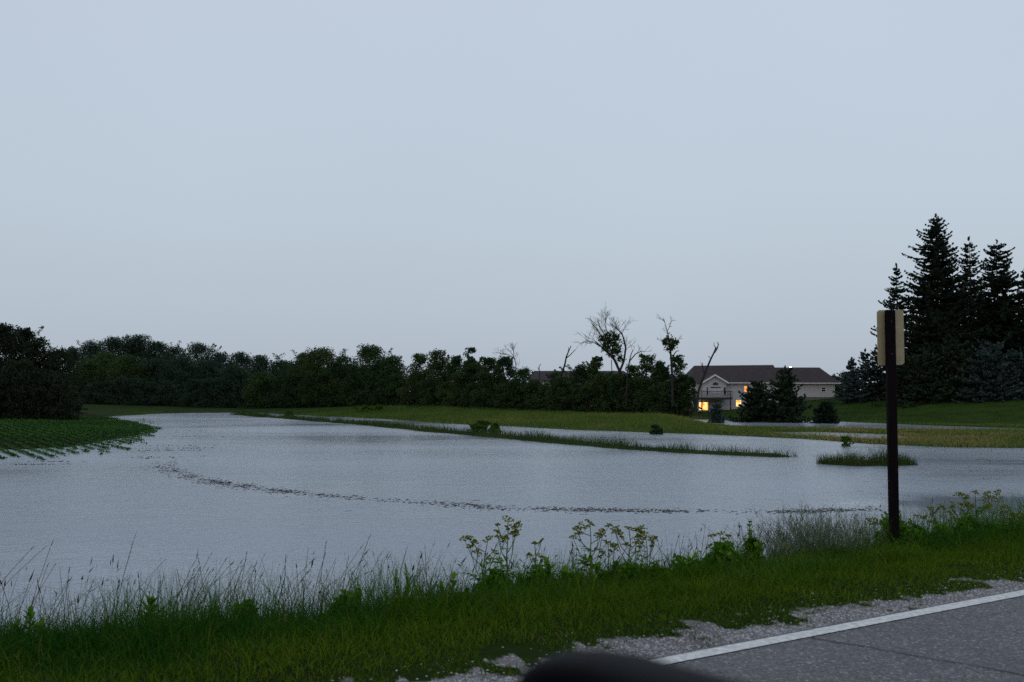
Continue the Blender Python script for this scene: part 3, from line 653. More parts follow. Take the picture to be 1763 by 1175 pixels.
def broadleaf(px, top, wpx, Y, label, matn='leaf_a', cat='tree', name='broadleaf_tree', group='trees of the treeline', low=0.06, leaf=0.30, dens=1.0, shape=1.0, seed=None, wide=1.28):
    x, _, zt = AT(px, top, Y); zg = H(x, Y); h = max(zt - zg, 1.0); w = wpx/FPX*Y*wide
    r = np.random.default_rng(int(seed if seed is not None else px*7+Y+top)); rnd = r
    root = empty(name, (x, Y, zg)); tag(root, label, cat, group)
    mb = MB(); limbs(mb, r, h, w, 9); mb.build('trunk', M['bark'], root)
    # crown: lumps of foliage of uneven size through an egg-shaped volume
    nb = int(34 + w*h*0.5); C = []; Rd = []
    for i in range(nb):
        u = r.random()**0.85; zc = low + (0.96-low)*u
        env = (math.sin(math.pi*min(max((zc*0.72+0.27)**shape, 0), 1)))**0.6
        a = r.uniform(0, 6.28); rr = math.sqrt(r.random())*env*w*0.5*0.86
        rad = min(w, h)*r.uniform(0.09, 0.17)*(0.7+0.5*env)
        zz = min(zc*h, h - rad*0.75)
        C.append((math.cos(a)*rr, math.sin(a)*rr*0.8, max(zz, rad*0.5))); Rd.append(rad)
    for k in range(int(8 + h)):
        i = r.integers(0, nb); a0 = np.array(C[i]); dd = a0 - np.array((0, 0, h*0.5)); dd /= np.linalg.norm(dd)+1e-6; dd = dd + np.array((r.normal(0,.35), r.normal(0,.35), r.uniform(.1,.7))); q = a0 + dd*Rd[i]*.8
        for j in range(4):
            rs_ = min(w, h)*(.05-.008*j)*r.uniform(.7,1.3); q = q + dd*rs_*1.15
            if q[2] < h*1.0: C.append(tuple(q)); Rd.append(rs_)
    nb = len(C)
    C = np.array(C); Rd = np.array(Rd); C[0] = (r.normal(0, w*0.05), 0, h-Rd[0]*0.85); C[1] = (r.normal(0, w*0.12), 0, h-Rd[1]*1.2)
    vol = Rd**2; cnt = np.maximum((vol/vol.sum()*w*h*200*dens*(0.30/leaf)**2).astype(int), 12)
    idx = np.repeat(np.arange(nb), cnt); n = len(idx)
    d = r.normal(size=(n, 3)); d /= np.linalg.norm(d, axis=1)[:, None]; d[:, 2] *= 0.8
    rad = Rd[idx]*(0.35+0.75*r.random(n)**0.6)*(1+0.28*(r.random(n) < 0.16))
    c = C[idx] + d*rad[:, None]; c[:, 2] = np.maximum(c[:, 2], 0.1)
    V, F = leaf_quads(c, leaf*0.42*r.uniform(0.5, 1.25, n), r)
    ct = r.random(nb); T = np.repeat(np.clip(ct[idx]*0.75 + r.normal(0.12, 0.08, n), 0, 1), 4)
    link('crown', np_mesh('crown', V, F, T), M[matn], root)
    return root

def yline(px): return float(np.interp(px, [430, 700, 900, 1200], [172, 152, 130, 108]))
TL = 'trees of the far treeline'
left = [(-75,552,120,116,'dark tree cut by the left edge of the frame, its crown widest of the clump'), (8,556,84,118,'tallest dark tree of the near clump at the far left edge'), (42,565,52,121,'narrow dark tree leaning on the tallest one at the far left'),
        (70,580,62,118,'round-shouldered dark tree stepping down at the right of the left clump'), (100,599,66,120,'lowest dark tree at the right end of the near left clump'),
        (30,620,90,112,'broad low tree at the front of the left clump above the crop'), (95,640,60,112,'small bushy tree at the front right corner of the left clump'), (-30,640,80,111,'bushy front tree half cut by the left edge of the frame')]
for px, t, wp, Y, lb in left: broadleaf(px, t, wp, Y, lb, 'leaf_d', group='trees of the near left clump')
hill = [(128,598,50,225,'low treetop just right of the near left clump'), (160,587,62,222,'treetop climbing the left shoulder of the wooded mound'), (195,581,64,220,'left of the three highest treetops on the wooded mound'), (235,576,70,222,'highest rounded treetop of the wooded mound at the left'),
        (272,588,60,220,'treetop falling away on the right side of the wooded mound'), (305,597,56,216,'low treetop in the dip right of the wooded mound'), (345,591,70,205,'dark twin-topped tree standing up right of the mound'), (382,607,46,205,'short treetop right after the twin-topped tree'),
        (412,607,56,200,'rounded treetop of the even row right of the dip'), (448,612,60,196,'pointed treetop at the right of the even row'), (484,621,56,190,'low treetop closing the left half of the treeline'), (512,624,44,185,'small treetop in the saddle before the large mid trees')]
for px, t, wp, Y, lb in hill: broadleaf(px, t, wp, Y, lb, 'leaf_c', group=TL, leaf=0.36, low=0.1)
fr = [(178,606,70,190,'lighter brownish-green tree in front of the wooded mound','leaf_b'), (222,612,66,188,'olive tree right of the brownish one, before the mound','leaf_b'), (150,625,50,188,'olive front tree nearest the gap beside the left clump','leaf_b'), (270,618,70,190,'mid-height dark tree below the right flank of the mound','leaf_c'),
      (315,612,70,188,'mid-height tree below the dip in the skyline','leaf_c'), (362,620,66,185,'squat dark tree under the twin-topped tree','leaf_c'), (405,628,64,180,'squat dark tree at the middle of the left treeline front','leaf_c'), (448,641,56,170,'lighter green rounded tree in front of the even row','leaf_b'),
      (486,638,60,172,'leafy tree left of the large mid trees, at the water tip','leaf_a')]
for px, t, wp, Y, lb, mt in fr: broadleaf(px, t, wp, Y, lb, mt, group=TL, leaf=0.34, low=0.05)
mid = [(520,607,66,'left shoulder tree of the broad mid-left group'), (556,600,72,'broad bright-topped tree in the middle of the mid-left group'), (592,611,52,'lower tree filling the notch left of the domed tree'), (638,595,66,'high domed tree standing above the mid treeline'), (676,613,54,'ragged tree falling away right of the domed tree'),
       (722,609,46,'open-crowned tree just right of the sky gap'), (752,603,50,'two-humped open tree right of the sky gap'), (784,612,38,'slim tree between the two-humped tree and the spire'), (811,598,36,'narrow spire-like leafy tree of the middle treeline'), (842,616,44,'rounded tree right of the spire-like one'),
       (870,614,40,'small rounded tree under the bare grey branches'), (900,634,46,'low tree left of the hidden brown roof'), (930,656,50,'low bushy tree in front of the hidden brown roof'), (958,642,40,'bushy tree at the foot of the forked dead snag'), (1000,628,48,'ragged tree right of the forked dead snag'),
       (1026,613,34,'slender leafy top left of the big dead tree'), (1052,648,50,'low tree around the foot of the big dead tree'), (1088,628,40,'leafy regrowth right of the big dead tree'), (1112,610,40,'ragged leafy top between the two half-dead trees'), (1138,622,38,'low leafy tree just left of the tuft-topped trunk'),
       (1168,611,32,'dark rounded tree right of the tuft-topped trunk'), (1176,645,20,'dark end tree of the treeline beside the house gable'), (1189,648,20,'thin dark shrubby tree in front of the left wall of the house'), (1160,652,50,'low dark tree near the right end of the treeline')]
for i, (px, t, wp, lb) in enumerate(mid):
    broadleaf(px, t, wp, yline(px)+2, lb, 'leaf_b' if i in (1, 5, 6, 15, 18) else 'leaf_a', group=TL, leaf=0.30 if px < 850 else 0.26, dens=0.8 if i in (5, 6, 7, 14, 18) else 1.0)
for k, px in enumerate(range(520, 1160, 26)):
    if 690 < px < 712: continue
    sk = float(np.interp(px, [520,556,592,638,676,700,722,752,811,842,900,958,1000,1052,1088,1138,1174,1200], [607,600,611,595,613,650,612,605,603,616,634,642,628,645,628,622,612,640]))
    broadleaf(px+random.uniform(-6, 6), sk+random.uniform(18, 34), 44, yline(px)+9+random.uniform(-2, 3), 'dark tree of the back row, half hidden behind the mid treeline', 'leaf_a', group='back row of the mid treeline', leaf=0.32, seed=3000+k)
# dense understorey along the foot of the line
secs = [(440,700,'low dark bush at the foot of the mid-left trees','bushes under the mid-left trees'), (700,930,'low dark bush at the foot of the trees right of the sky gap','bushes under the middle trees'), (930,1148,'low dark bush at the foot of the half-dead trees','bushes under the half-dead trees')]
for a, b, lb, g in secs:
    k = int((b-a)/24)
    for i in range(k):
        px = a + (i+0.5)*(b-a)/k + random.uniform(-5, 5); Y = yline(px)-1.5+random.uniform(-1, 1)
        broadleaf(px, float(np.interp(px, [440,700,930,1200], [648,648,656,656]))+random.uniform(-12, 8), 44, Y, lb, random.choice(['leaf_a','leaf_a','leaf_b']), 'bush', 'bush', g, low=0.02, leaf=0.28, shape=0.7, dens=0.9, seed=900+i+a)
for i in range(13):
    px = 135 + i*25; broadleaf(px, 655+random.uniform(-8, 8), 40, 186-0.035*(px-135)+random.uniform(-1, 1), 'low dark bush at the foot of the left far trees', 'leaf_c', 'bush', 'bush', 'bushes under the left far trees', low=0.02, leaf=0.32, shape=0.7, seed=1200+i)

for i in range(11):
    px = -20 + i*14.5; broadleaf(px, 668+random.uniform(-8, 8), 30, 109+random.uniform(-1, 1), 'low dark bush at the foot of the near left clump', 'leaf_d', 'bush', 'bush', 'bushes under the near left clump', low=0.02, leaf=0.26, shape=0.6, seed=1500+i)
# dead and half-dead trees, limbs laid out at real size
def snag(Y, lims, label, leafs=(), name='dead_tree', cat='dead tree', seed=1, scale=1.0):
    r = np.random.default_rng(seed); mb = MB(); fx, fy, fz = AT(lims[0][0][0][0], lims[0][0][0][1], Y)
    root = empty(name, (fx, Y, H(fx, Y))); tag(root, label, cat, 'dead and half-dead trees'); o = Vector(root.location)
    dy = 0
    for pts, r0, r1, nt in lims:
        q = []; off = 0 if pts is lims[0][0] else r.uniform(-0.6, 0.6)
        for i, p in enumerate(pts):
            v = Vector(AT(p[0], p[1], Y)) - o; v.y += off*i/len(pts); q.append(v)
        n = len(q); rs = [r0+(r1-r0)*i/(n-1) for i in range(n)]; mb.tube(q, [v_*.75 for v_ in rs], 6)
        for k in range(nt):
            t = 0.25+0.75*r.random(); i = min(int(t*(n-1)), n-2); f = t*(n-1)-i; p = q[i].lerp(q[i+1], f); d0 = (q[i+1]-q[i]).normalized()
            ln = (0.7+1.3*r.random())*scale
            for br in range(2):
                d = (d0 + Vector((r.normal(0,.45), r.normal(0,.45), r.normal(0.1,.4)))).normalized(); g = [p]
                for j in range(4):
                    d = (d + Vector((r.normal(0,.2), r.normal(0,.2), r.normal(0.04,.2)))).normalized(); g.append(g[-1]+d*ln/4)
                mb.tube(g, [0.022, 0.019, 0.016, 0.013, 0.010], 4, False)
                for j in (2, 3):
                    d2 = (d + Vector((r.normal(0,.6), r.normal(0,.6), r.normal(0,.5)))).normalized()
                    mb.tube([g[j], g[j]+d2*ln*0.3, g[j]+d2*ln*0.5+Vector((0,0,0.06))], [0.016, 0.013, 0.009], 3, False)
    mb.build('trunk', M['deadwood'], root)
    if leafs:
        cs = []
        for px, py, rp in leafs:
            c = np.array(Vector(AT(px, py, Y)) - o); R_ = rp/FPX*Y; n = int(R_*R_*420)+30
            d = r.normal(size=(n, 3))*R_*0.5; d[:, 1] *= 0.8; cs.append(c+d)
        c = np.vstack(cs); V, F = leaf_quads(c, 0.13*r.uniform(0.6, 1.3, len(c)), r)
        link('crown', np_mesh('crown', V, F, np.repeat(r.uniform(0.1, 0.9, len(c)), 4)), M['leaf_b'], root)
    return root
snag(117, [([(1068,700),(1067,640),(1058,620),(1047,608),(1036,598),(1024,588)], .26, .09, 9),
           ([(1060,624),(1052,605),(1046,590),(1038,572),(1030,560)], .13, .05, 9), ([(1046,606),(1040,585),(1030,570),(1018,556)], .11, .04, 9),
           ([(1036,598),(1022,590),(1010,587)], .09, .03, 7), ([(1048,595),(1046,575),(1042,560),(1043,550)], .09, .03, 9),
           ([(1067,640),(1074,622),(1077,600),(1073,583),(1070,574),(1060,566)], .19, .06, 5), ([(1071,577),(1062,565),(1052,556)], .06, .03, 7),
           ([(1070,575),(1074,567),(1076,562)], .05, .02, 3), ([(1050,600),(1055,580),(1058,568)], .08, .03, 5), ([(1067,655),(1054,650),(1053,620)], .09, .06, 0),
           ([(1075,606),(1078,598)], .06, .03, 1)],
     'big half-dead tree with bare fanned branches and a leafy middle', [(1050,580,10),(1058,590,11),(1045,592,9),(1062,603,10),(1053,607,9),(1036,583,6),(1060,580,6),(1068,618,7),(1042,600,7)], seed=3)
snag(110, [([(1158,700),(1157,640),(1155,612),(1153,596),(1151,580),(1148,568)], .20, .06, 1), ([(1157,622),(1161,610),(1165,605),(1170,604)], .10, .05, 0),
           ([(1151,580),(1147,566),(1145,556),(1143,549)], .05, .02, 2), ([(1148,572),(1153,562),(1155,552),(1153,546)], .045, .015, 2), ([(1153,598),(1146,592),(1141,588)], .06, .03, 1), ([(1154,600),(1160,590),(1164,587)], .06, .03, 1)],
     'tall thin half-dead tree with one leafy tuft and a bare forked tip', [(1155,588,9),(1146,587,6),(1164,590,5),(1152,600,7),(1143,591,4),(1158,598,6)], seed=5, scale=0.6)
snag(104, [([(1197,712),(1203,672),(1211,650),(1218,632),(1224,618),(1230,606),(1233,598)], .19, .09, 0), ([(1230,608),(1235,600),(1237,593),(1235,589)], .10, .05, 0), ([(1233,600),(1229,595),(1229,590)], .06, .03, 0),
           ([(1213,646),(1210,634),(1209,625)], .07, .05, 0), ([(1224,618),(1219,613)], .05, .04, 0), ([(1210,634),(1207,624)], .04, .03, 0)],
     'thick leaning dead trunk with broken stubs in front of the house roof', seed=6)
snag(124, [([(968,690),(966,645),(972,630),(975,615),(979,605),(983,596)], .20, .07, 0), ([(975,617),(982,611),(991,602)], .10, .05, 0), ([(977,610),(979,602),(979,598)], .06, .03, 0), ([(972,630),(982,634),(990,640),(995,650)], .10, .05, 2)],
     'forked bare snag rising from the middle of the treeline', seed=8, scale=0.6)
snag(130, [([(889,680),(888,626),(884,613),(877,604)], .09, .04, 5), ([(887,618),(878,612),(866,610),(860,609)], .05, .02, 6), ([(884,613),(884,604),(881,598)], .05, .02, 5)],
     'small fan of bare grey branches above the middle treeline', seed=9, scale=0.7)
snag(126, [([(929,690),(929,645),(928,632),(931,627)], .09, .05, 0), ([(929,640),(926,633)], .05, .04, 0)], 'short dark stick snag in front of the hidden brown roof', seed=10)
snag(114, [([(1078,700),(1080,640),(1084,620),(1087,609),(1090,603)], .12, .05, 2), ([(1084,622),(1094,610),(1102,606),(1110,606)], .10, .05, 2), ([(1102,606),(1106,602)], .05, .03, 0)],
     'crooked dead branch pair just right of the big half-dead tree', seed=11, scale=0.5)

# conifers
def conifer(px, top, wpx, Y, label, matn='spruce', group='tall spruces at the right', base=None, dens=1.0, name='spruce_tree', droop=0.35, full=0.75, gap=0.0, seed=None, tw=1.0, wide=1.2):
    x, _, zt = AT(px, top, Y); zg = H(x, Y) if base is None else AT(px, base, Y)[2]; h = zt - zg; w = wpx/FPX*Y*wide
    r = np.random.default_rng(int(seed or px*3+Y+top)); root = empty(name, (x, Y, zg)); tag(root, label, 'conifer', group)
    mb = MB(); k = 7; mb.tube([(r.normal(0, 0.004*h), 0, h*(i/k)-0.2*(i == 0)) for i in range(k+1)], [0.016*h*(1-i/k)+0.012 for i in range(k+1)], 7)
    C = []; A = []; B = []; TT = []
    nw = int(max(h*2.1, 18)*dens**0.5)
    for i in range(nw):
        t = (i + r.uniform(-0.3, 0.3))/nw; t = min(max(t, 0.0), 0.985); z = h*(0.035+0.955*t)
        R0 = w*0.5*(1-t)**full*r.uniform(0.88, 1.10) + 0.12
        nbr = int((7 + 6*(1-t))*dens)
        for b in range(nbr):
            if r.random() < gap: continue
            a = r.uniform(0, 6.28); z = h*(0.035+0.955*min(max(t+r.uniform(-.5,.5)/nw*1.3,0),.985)); ln = R0*r.uniform(0.45, 1.08)*(0.92 if r.random() < 0.75 else 1.25)
            up = 0.35*t*t - droop*(1-0.6*t) + r.normal(0, 0.08)
            n = 6; P = []
            for j in range(n+1):
                u = j/n; P.append(Vector((math.cos(a)*ln*u, math.sin(a)*ln*u, z + ln*(up*u + (0.30 if t < 0.75 else 0.1)*u*u*abs(droop+0.2) - 0.1*math.sin(3.14*u)))))
            mb.tube([P[0], P[2], P[4], P[6]], [0.012+0.010*ln, 0.01+0.007*ln, 0.008+0.004*ln, 0.006], 3, False)
            side = Vector((-math.sin(a), math.cos(a), 0)); fwd = Vector((math.cos(a), math.sin(a), up))
            m = max(int(ln*6.0*tw), 4)
            for q in range(m):
                u = 0.12+0.88*(q+r.random())/m; jj = min(int(u*n), n-1); p = P[jj].lerp(P[jj+1], u*n-jj)
                for sg in (-1, 1):
                    tl = (0.16 + 0.30*ln*0.25*(1.15-u))*r.uniform(0.6, 1.2)*1.55
                    d = (side*sg*r.uniform(0.5, 1.0) + fwd*r.uniform(0.3, 0.9) + Vector((0, 0, r.uniform(-0.5, 0.05)))).normalized()
                    C.append(p); A.append(d*tl); TT.append(r.random())
            C.append(P[-1]-fwd*0.05); A.append((fwd+Vector((0,0,0.15))).normalized()*0.3); TT.append(0.6)
    for q in range(6):
        C.append(Vector((0,0,h-0.35+0.08*q))); a = r.uniform(0, 6.28); A.append(Vector((math.cos(a)*0.12, math.sin(a)*0.12, 0.30))); TT.append(.4)
    mb.build('trunk', M['bark'], root)
    C = np.array([tuple(c) for c in C]); A = np.array([tuple(c) for c in A]); n = len(C)
    rd = r.normal(size=(n, 3)); rd[:, 2] *= 0.7; B = np.cross(A, rd); B /= np.linalg.norm(B, axis=1)[:, None]+1e-9; B *= (0.10+0.20*np.linalg.norm(A, axis=1))[:, None]*r.uniform(0.7, 1.2, n)[:, None]
    V = np.stack([C, C+A*0.45-B, C+A, C+A*0.45+B], 1).reshape(-1, 3)
    link('crown', np_mesh('crown', V, np.arange(n*4).reshape(-1, 4), np.repeat(np.array(TT), 4)), M[matn], root)
    return root
conifer(1611, 371, 142, 124, 'tallest spruce of the grove, its tip highest in the picture', droop=0.22, full=0.56, gap=0.04, dens=1.35)
conifer(1543, 457, 86, 128, 'slim spruce left of the tallest one, behind the sign', droop=0.12, full=0.7, gap=0.12)
conifer(1668, 411, 108, 130, 'slender spruce tip between the two broadest spruces', droop=0.15, full=0.7, gap=0.10)
conifer(1716, 416, 138, 125, 'broad spruce with a ragged top near the right edge', droop=0.18, full=0.52, gap=0.06, dens=1.3)
conifer(1768, 458, 90, 122, 'spruce cut in half by the right edge of the frame', droop=0.2, full=0.6, gap=0.1)
conifer(1640, 470, 100, 134, 'dark spruce filling in behind the right side of the tallest one', droop=0.25, full=0.5)
conifer(1583, 500, 80, 133, 'dark spruce filling in behind the left side of the tallest one', droop=0.25, full=0.5)
conifer(1690, 505, 110, 131, 'dark spruce filling in behind between the right spruces', droop=0.25, full=0.5)
conifer(1745, 520, 100, 130, 'dark spruce filling in behind near the right frame edge', droop=0.25, full=0.5)
conifer(1615, 540, 100, 121, 'dark spruce low in the middle below the tallest one', droop=0.2, full=0.45)
conifer(1860, 470, 110, 128, 'spruce beyond the right edge of the frame, second from it')
conifer(1915, 520, 100, 130, 'shorter spruce well beyond the right edge of the frame')
conifer(1830, 430, 120, 126, 'tall spruce just outside the right edge of the frame', full=0.6)
g2 = 'lower conifers in front of the spruces'
conifer(1466, 619, 48, 128, 'leftmost small bluish conifer, nearest the garage end', 'blue', g2, full=0.7, droop=0.1)
conifer(1489, 604, 48, 131, 'second small bluish conifer from the garage end', 'blue', g2, full=0.7, droop=0.1)
conifer(1509, 596, 54, 129, 'small bluish conifer just left of the signpost', 'blue', g2, full=0.7, droop=0.1)
conifer(1552, 600, 70, 120, 'dark low conifer behind the signpost', 'pine', g2, full=0.6, droop=0.15)
conifer(1592, 603, 84, 118, 'dark low conifer below the tallest spruce', 'pine', g2, full=0.5, droop=0.15)
conifer(1638, 582, 90, 118, 'dark mid-height conifer left of the pale blue spruce', 'pine', g2, full=0.5, droop=0.15)
conifer(1700, 590, 94, 115, 'pale blue-grey spruce, rounded, at the front of the grove', 'blue', g2, full=0.42, droop=0.12, dens=1.2, tw=1.2)
conifer(1757, 602, 80, 116, 'grey-green spruce front right, cut by the frame edge', 'blue', g2, full=0.45, droop=0.12)
conifer(1670, 600, 70, 121, 'dark conifer squeezed behind the pale blue spruce', 'pine', g2, full=0.5)
g3 = 'conifers on the wet lawn before the house'
conifer(1302, 658, 60, 107, 'left of the two wide dark pines before the house', 'pine', g3, full=0.5, droop=-0.05, dens=1.3, name='pine_tree', tw=1.2)
conifer(1351, 634, 66, 106, 'right and taller of the two wide dark pines before the house', 'pine', g3, full=0.48, droop=-0.05, dens=1.3, name='pine_tree', tw=1.2)
conifer(1234, 697, 20, 104, 'thin grey young conifer left of the wide pines', 'blue', g3, full=0.4, droop=-0.1, name='young_conifer', dens=0.7)
conifer(1421, 697, 29, 103, 'small rounded dark conifer at the edge of the lawn water', 'spruce', g3, full=0.36, droop=-0.15, name='young_conifer', dens=1.5, tw=1.4)
broadleaf(1428, 690, 34, 112, 'low spreading dark shrub on the lawn behind the small round conifer', 'leaf_a', 'shrub', 'shrub', 'shrubs on the open ground', leaf=0.2, low=0.02, shape=0.7)
broadleaf(829, 730, 34, W(829,749)[1], 'green bush on the narrow strip, larger of the pair', 'leaf_s', 'shrub', 'shrub', 'shrubs on the grass strip', leaf=0.12, low=0.02, shape=0.7, dens=2.2) if False else None
M['leaf_s'] = leafmat('leaf_fresh', (0.030,0.075,0.010), (0.075,0.14,0.018), trans=0.2)
def bushlet(px, top, wpx, base, label, leaf=0.12, matn='leaf_s', cat='shrub', group='shrubs on the grass strip', dens=6.0):
    Y = W(px, base)[1]; broadleaf(px, top, wpx, Y, label, matn, cat, 'shrub', group, leaf=leaf, low=0.02, shape=0.7, dens=dens)
bushlet(830, 729, 38, 748, 'larger of two bright bushes side by side on the narrow strip')
bushlet(852, 733, 18, 749, 'smaller right-hand bush of the pair on the narrow strip')
bushlet(1456, 755, 17, 769, 'dark leafy weed standing alone in the channel right of centre', 0.08)
bushlet(1128, 737, 26, 748, 'dark low shrub at the near edge of the far bank, centre right', matn='leaf_a', group='shrubs on the far bank')
bushlet(628, 704, 30, 716, 'low bright shrub on the far bank below the mid-left trees', leaf=0.2, group='shrubs on the far bank')
bushlet(652, 707, 16, 716, 'tiny shrub right of the low bright one on the far bank', leaf=0.2, group='shrubs on the far bank')
bushlet(497, 709, 16, 718, 'little dark shrub at the left tip of the channel', leaf=0.2, matn='leaf_a', group='shrubs on the far bank')
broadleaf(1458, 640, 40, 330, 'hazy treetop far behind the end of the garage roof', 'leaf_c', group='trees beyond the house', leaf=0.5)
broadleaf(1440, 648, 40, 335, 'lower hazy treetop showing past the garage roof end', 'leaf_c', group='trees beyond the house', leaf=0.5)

# ------------------------------------------------------------------ house
M['siding'] = mat('vinyl_siding', (0.44,0.44,0.48), 0.7, 0.25, 0.10, 2.0, bump=0.5, bscale=5, stretch=(0.05,0.05,3.0))
M['shingle'] = mat('roof_shingles', (0.040,0.031,0.034), 0.85, 0.2, 0.30, 2.2, bump=0.6, bscale=5, stretch=(0.7,1,3))
M['trim'] = mat('white_trim', (0.62,0.62,0.64), 0.6, 0.3, 0.06, 3)
M['darkglass'] = mat('dark_window_glass', (0.012,0.013,0.016), 0.15, 0.5)
M['concrete'] = mat('foundation_concrete', (0.13,0.125,0.12), 0.9, 0.2, 0.2, 3)
M['deckwood'] = mat('dark_deck_wood', (0.045,0.033,0.032), 0.8, 0.2, 0.3, 4)
M['curtain'] = mat('white_blind', (0.5,0.5,0.52), 0.8, 0.2, 0.1, 4)
def glow(name, c, s, var):
    m, t, b = newmat(name); b.inputs['Base Color'].default_value = (.3,.2,.1,1); b.inputs['Roughness'].default_value = .3
    tcn = t.nodes.new('ShaderNodeTexCoord'); n = t.nodes.new('ShaderNodeTexNoise'); n.inputs['Scale'].default_value = 2.2; n.inputs['Detail'].default_value = 2
    r = t.nodes.new('ShaderNodeValToRGB'); r.color_ramp.elements[0].position = 0.40; r.color_ramp.elements[1].position = 0.56
    r.color_ramp.elements[0].color = (*var, 1); r.color_ramp.elements[1].color = (*c, 1)
    t.links.new(tcn.outputs['Object'], n.inputs['Vector']); t.links.new(n.outputs['Fac'], r.inputs[0]); t.links.new(r.outputs[0], b.inputs['Emission Color'])
    b.inputs['Emission Strength'].default_value = s; return m
M['lit'] = glow('lit_room', (1.0,0.55,0.17), 2.0, (0.95,0.22,0.02))
M['lit2'] = glow('lit_blind', (1.0,0.36,0.04), 1.3, (0.9,0.24,0.02))
def house():
    Y0 = 150.0; k = Y0/FPX
    X = lambda px: (px-881.5)*k; Z = lambda py: CAMZ-(py-HOR)*k
    hx0 = X(1190); root = empty('ranch_house', (X(1320), Y0, H(X(1320), Y0)))
    tag(root, 'long pale single-storey house with brown roof, walkout basement and lit windows', 'house')
    o = root.location
    def L_(mb, name, m, par=root, **kw):
        mb.v = [(v[0]-o[0], v[1]-o[1], v[2]-o[2]) for v in mb.v] if par is root or True else mb.v
        return mb.build(name, m, par, **kw)
    ev = Z(659); rg = CAMZ+(HOR-630)*155.2/FPX; rg2 = CAMZ+(HOR-633)*154.6/FPX; D = 10.4
    # walls
    L_(MB().box(X(1193), X(1346), Y0, Y0+D, Z(712), ev), 'wall', M['siding'])
    L_(MB().box(X(1346)+.003, X(1438), Y0+0.35, Y0+9.4, Z(684), ev-0.02), 'wall', M['siding'])
    L_(MB().box(X(1346)+.003, X(1438)-0.02, Y0+0.38, Y0+9.3, Z(700), Z(684)-.003), 'foundation', M['concrete'])
    # main roof: hip at the left, gable at the right
    x0, x1 = X(1185), X(1347); yf, yb = Y0-0.5, Y0+D+0.5; ym = (yf+yb)/2; e0 = ev-0.02; xr = X(1206)
    mb = MB(); mb.poly([(x0,yf,e0),(x1,yf,e0),(x1,yb,e0),(x0,yb,e0),(xr,ym,rg),(x1,ym,rg+0.12)], [(0,1,5,4),(2,3,4,5),(3,0,4),(1,2,5),(3,2,1,0)])
    rf = L_(mb, 'roof', M['shingle'])
    x0, x1 = X(1347)+.004, X(1447); yf2, yb2 = Y0-0.1, Y0+9.9; ym2 = (yf2+yb2)/2; e2 = ev-0.06; xr = X(1412)*1.03
    mb = MB(); mb.poly([(x0,yf2,e2),(x1,yf2,e2),(x1,yb2,e2),(x0,yb2,e2),(x0,ym2,rg2),(xr,ym2,rg2)], [(0,1,5,4),(2,3,4,5),(1,2,5),(3,0,4),(3,2,1,0)])
    rf2 = L_(mb, 'roof', M['shingle'])
    L_(MB().tube([(X(1366),Y0+3.2,Z(646)),(X(1366),Y0+3.2,Z(638))], 0.10, 8), 'vent_pipe', M['trim'], rf2)
    for a, b, yy, zz in ((X(1249), X(1347), yf-0.1, e0), (X(1347)+.01, X(1447), yf2-0.1, e2)):
        L_(MB().box(a, b, yy, yy+0.097, zz-0.12, zz+0.03), 'gutter', M['trim'])
    # gabled bump-out on the left
    bx0, bx1, by = X(1207), X(1247), Y0-1.3; xm = (bx0+bx1)/2; az = Z(648.5)
    mb = MB(); mb.poly([(bx0,by,Z(685)),(bx1,by,Z(685)),(bx1,by,ev),(xm,by,az),(bx0,by,ev),(bx0,Y0-.003,Z(685)),(bx1,Y0-.003,Z(685)),(bx1,Y0-.003,ev),(xm,Y0-.003,az),(bx0,Y0-.003,ev)],
        [(0,1,2,3,4),(1,6,7,2),(0,4,9,5),(2,7,8,3),(3,8,9,4),(0,5,6,1)])
    L_(mb, 'gable_wall', M['siding'])
    gx0, gx1 = X(1204), X(1250); ge = ev-0.12; ga = Z(646.5); yb3 = Y0+3.2
    mb = MB(); t = 0.13
    mb.poly([(gx0,by-.45,ge),(xm,by-.45,ga),(gx1,by-.45,ge),(gx0,yb3,ge),(xm,yb3,ga),(gx1,yb3,ge),(gx0,by-.45,ge+t),(xm,by-.45,ga+t),(gx1,by-.45,ge+t),(gx0,yb3,ge+t),(xm,yb3,ga+t),(gx1,yb3,ge+t)],
        [(6,7,10,9),(7,8,11,10),(0,3,4,1),(1,4,5,2),(0,6,9,3),(2,5,11,8),(0,1,7,6),(1,2,8,7)])
    L_(mb, 'gable_roof', M['shingle'])
    mb = MB(); s = 0.13
    for a, b in ((gx0, xm), (gx1, xm)): mb.poly([(a,by-.48,ge-s),(b,by-.48,ga-s),(b,by-.48,ga+t+.02),(a,by-.48,ge+t+.02),(a,by-.452,ge-s),(b,by-.452,ga-s),(b,by-.452,ga+t+.02),(a,by-.452,ge+t+.02)], [(0,1,2,3),(7,6,5,4),(0,4,5,1),(3,2,6,7),(0,3,7,4)])
    L_(mb, 'barge_board', M['trim'])
    def window(px0, px1, py0, py1, yy, gm, name='window', fr=0.09, bars=1, label=None, frm='trim'):
        a, b, c, d = X(px0), X(px1), Z(py1), Z(py0)
        mb = MB(); mb.box(a-fr,b+fr,yy-.06,yy-.003,d,d+fr).box(a-fr,b+fr,yy-.06,yy-.003,c-fr,c).box(a-fr,a,yy-.06,yy-.003,c+.001,d-.001).box(b,b+fr,yy-.06,yy-.003,c+.001,d-.001)
        if bars: m_ = (c+d)/2; mb.box(a,b,yy-.055,yy-.02,m_-.035,m_+.035)
        w_ = L_(mb, name, M[frm]); L_(MB().box(a,b,yy-.018,yy-.004,c,d), 'pane', M[gm], w_)
        if label: w_['label'] = label
        return w_
    window(1281, 1287.5, 665.5, 674.5, Y0, 'lit2', bars=1, label='glowing orange upper window')
    window(1266.5, 1275, 689.5, 700, Y0, 'lit', bars=0, label='lit basement window half hidden by the pine')
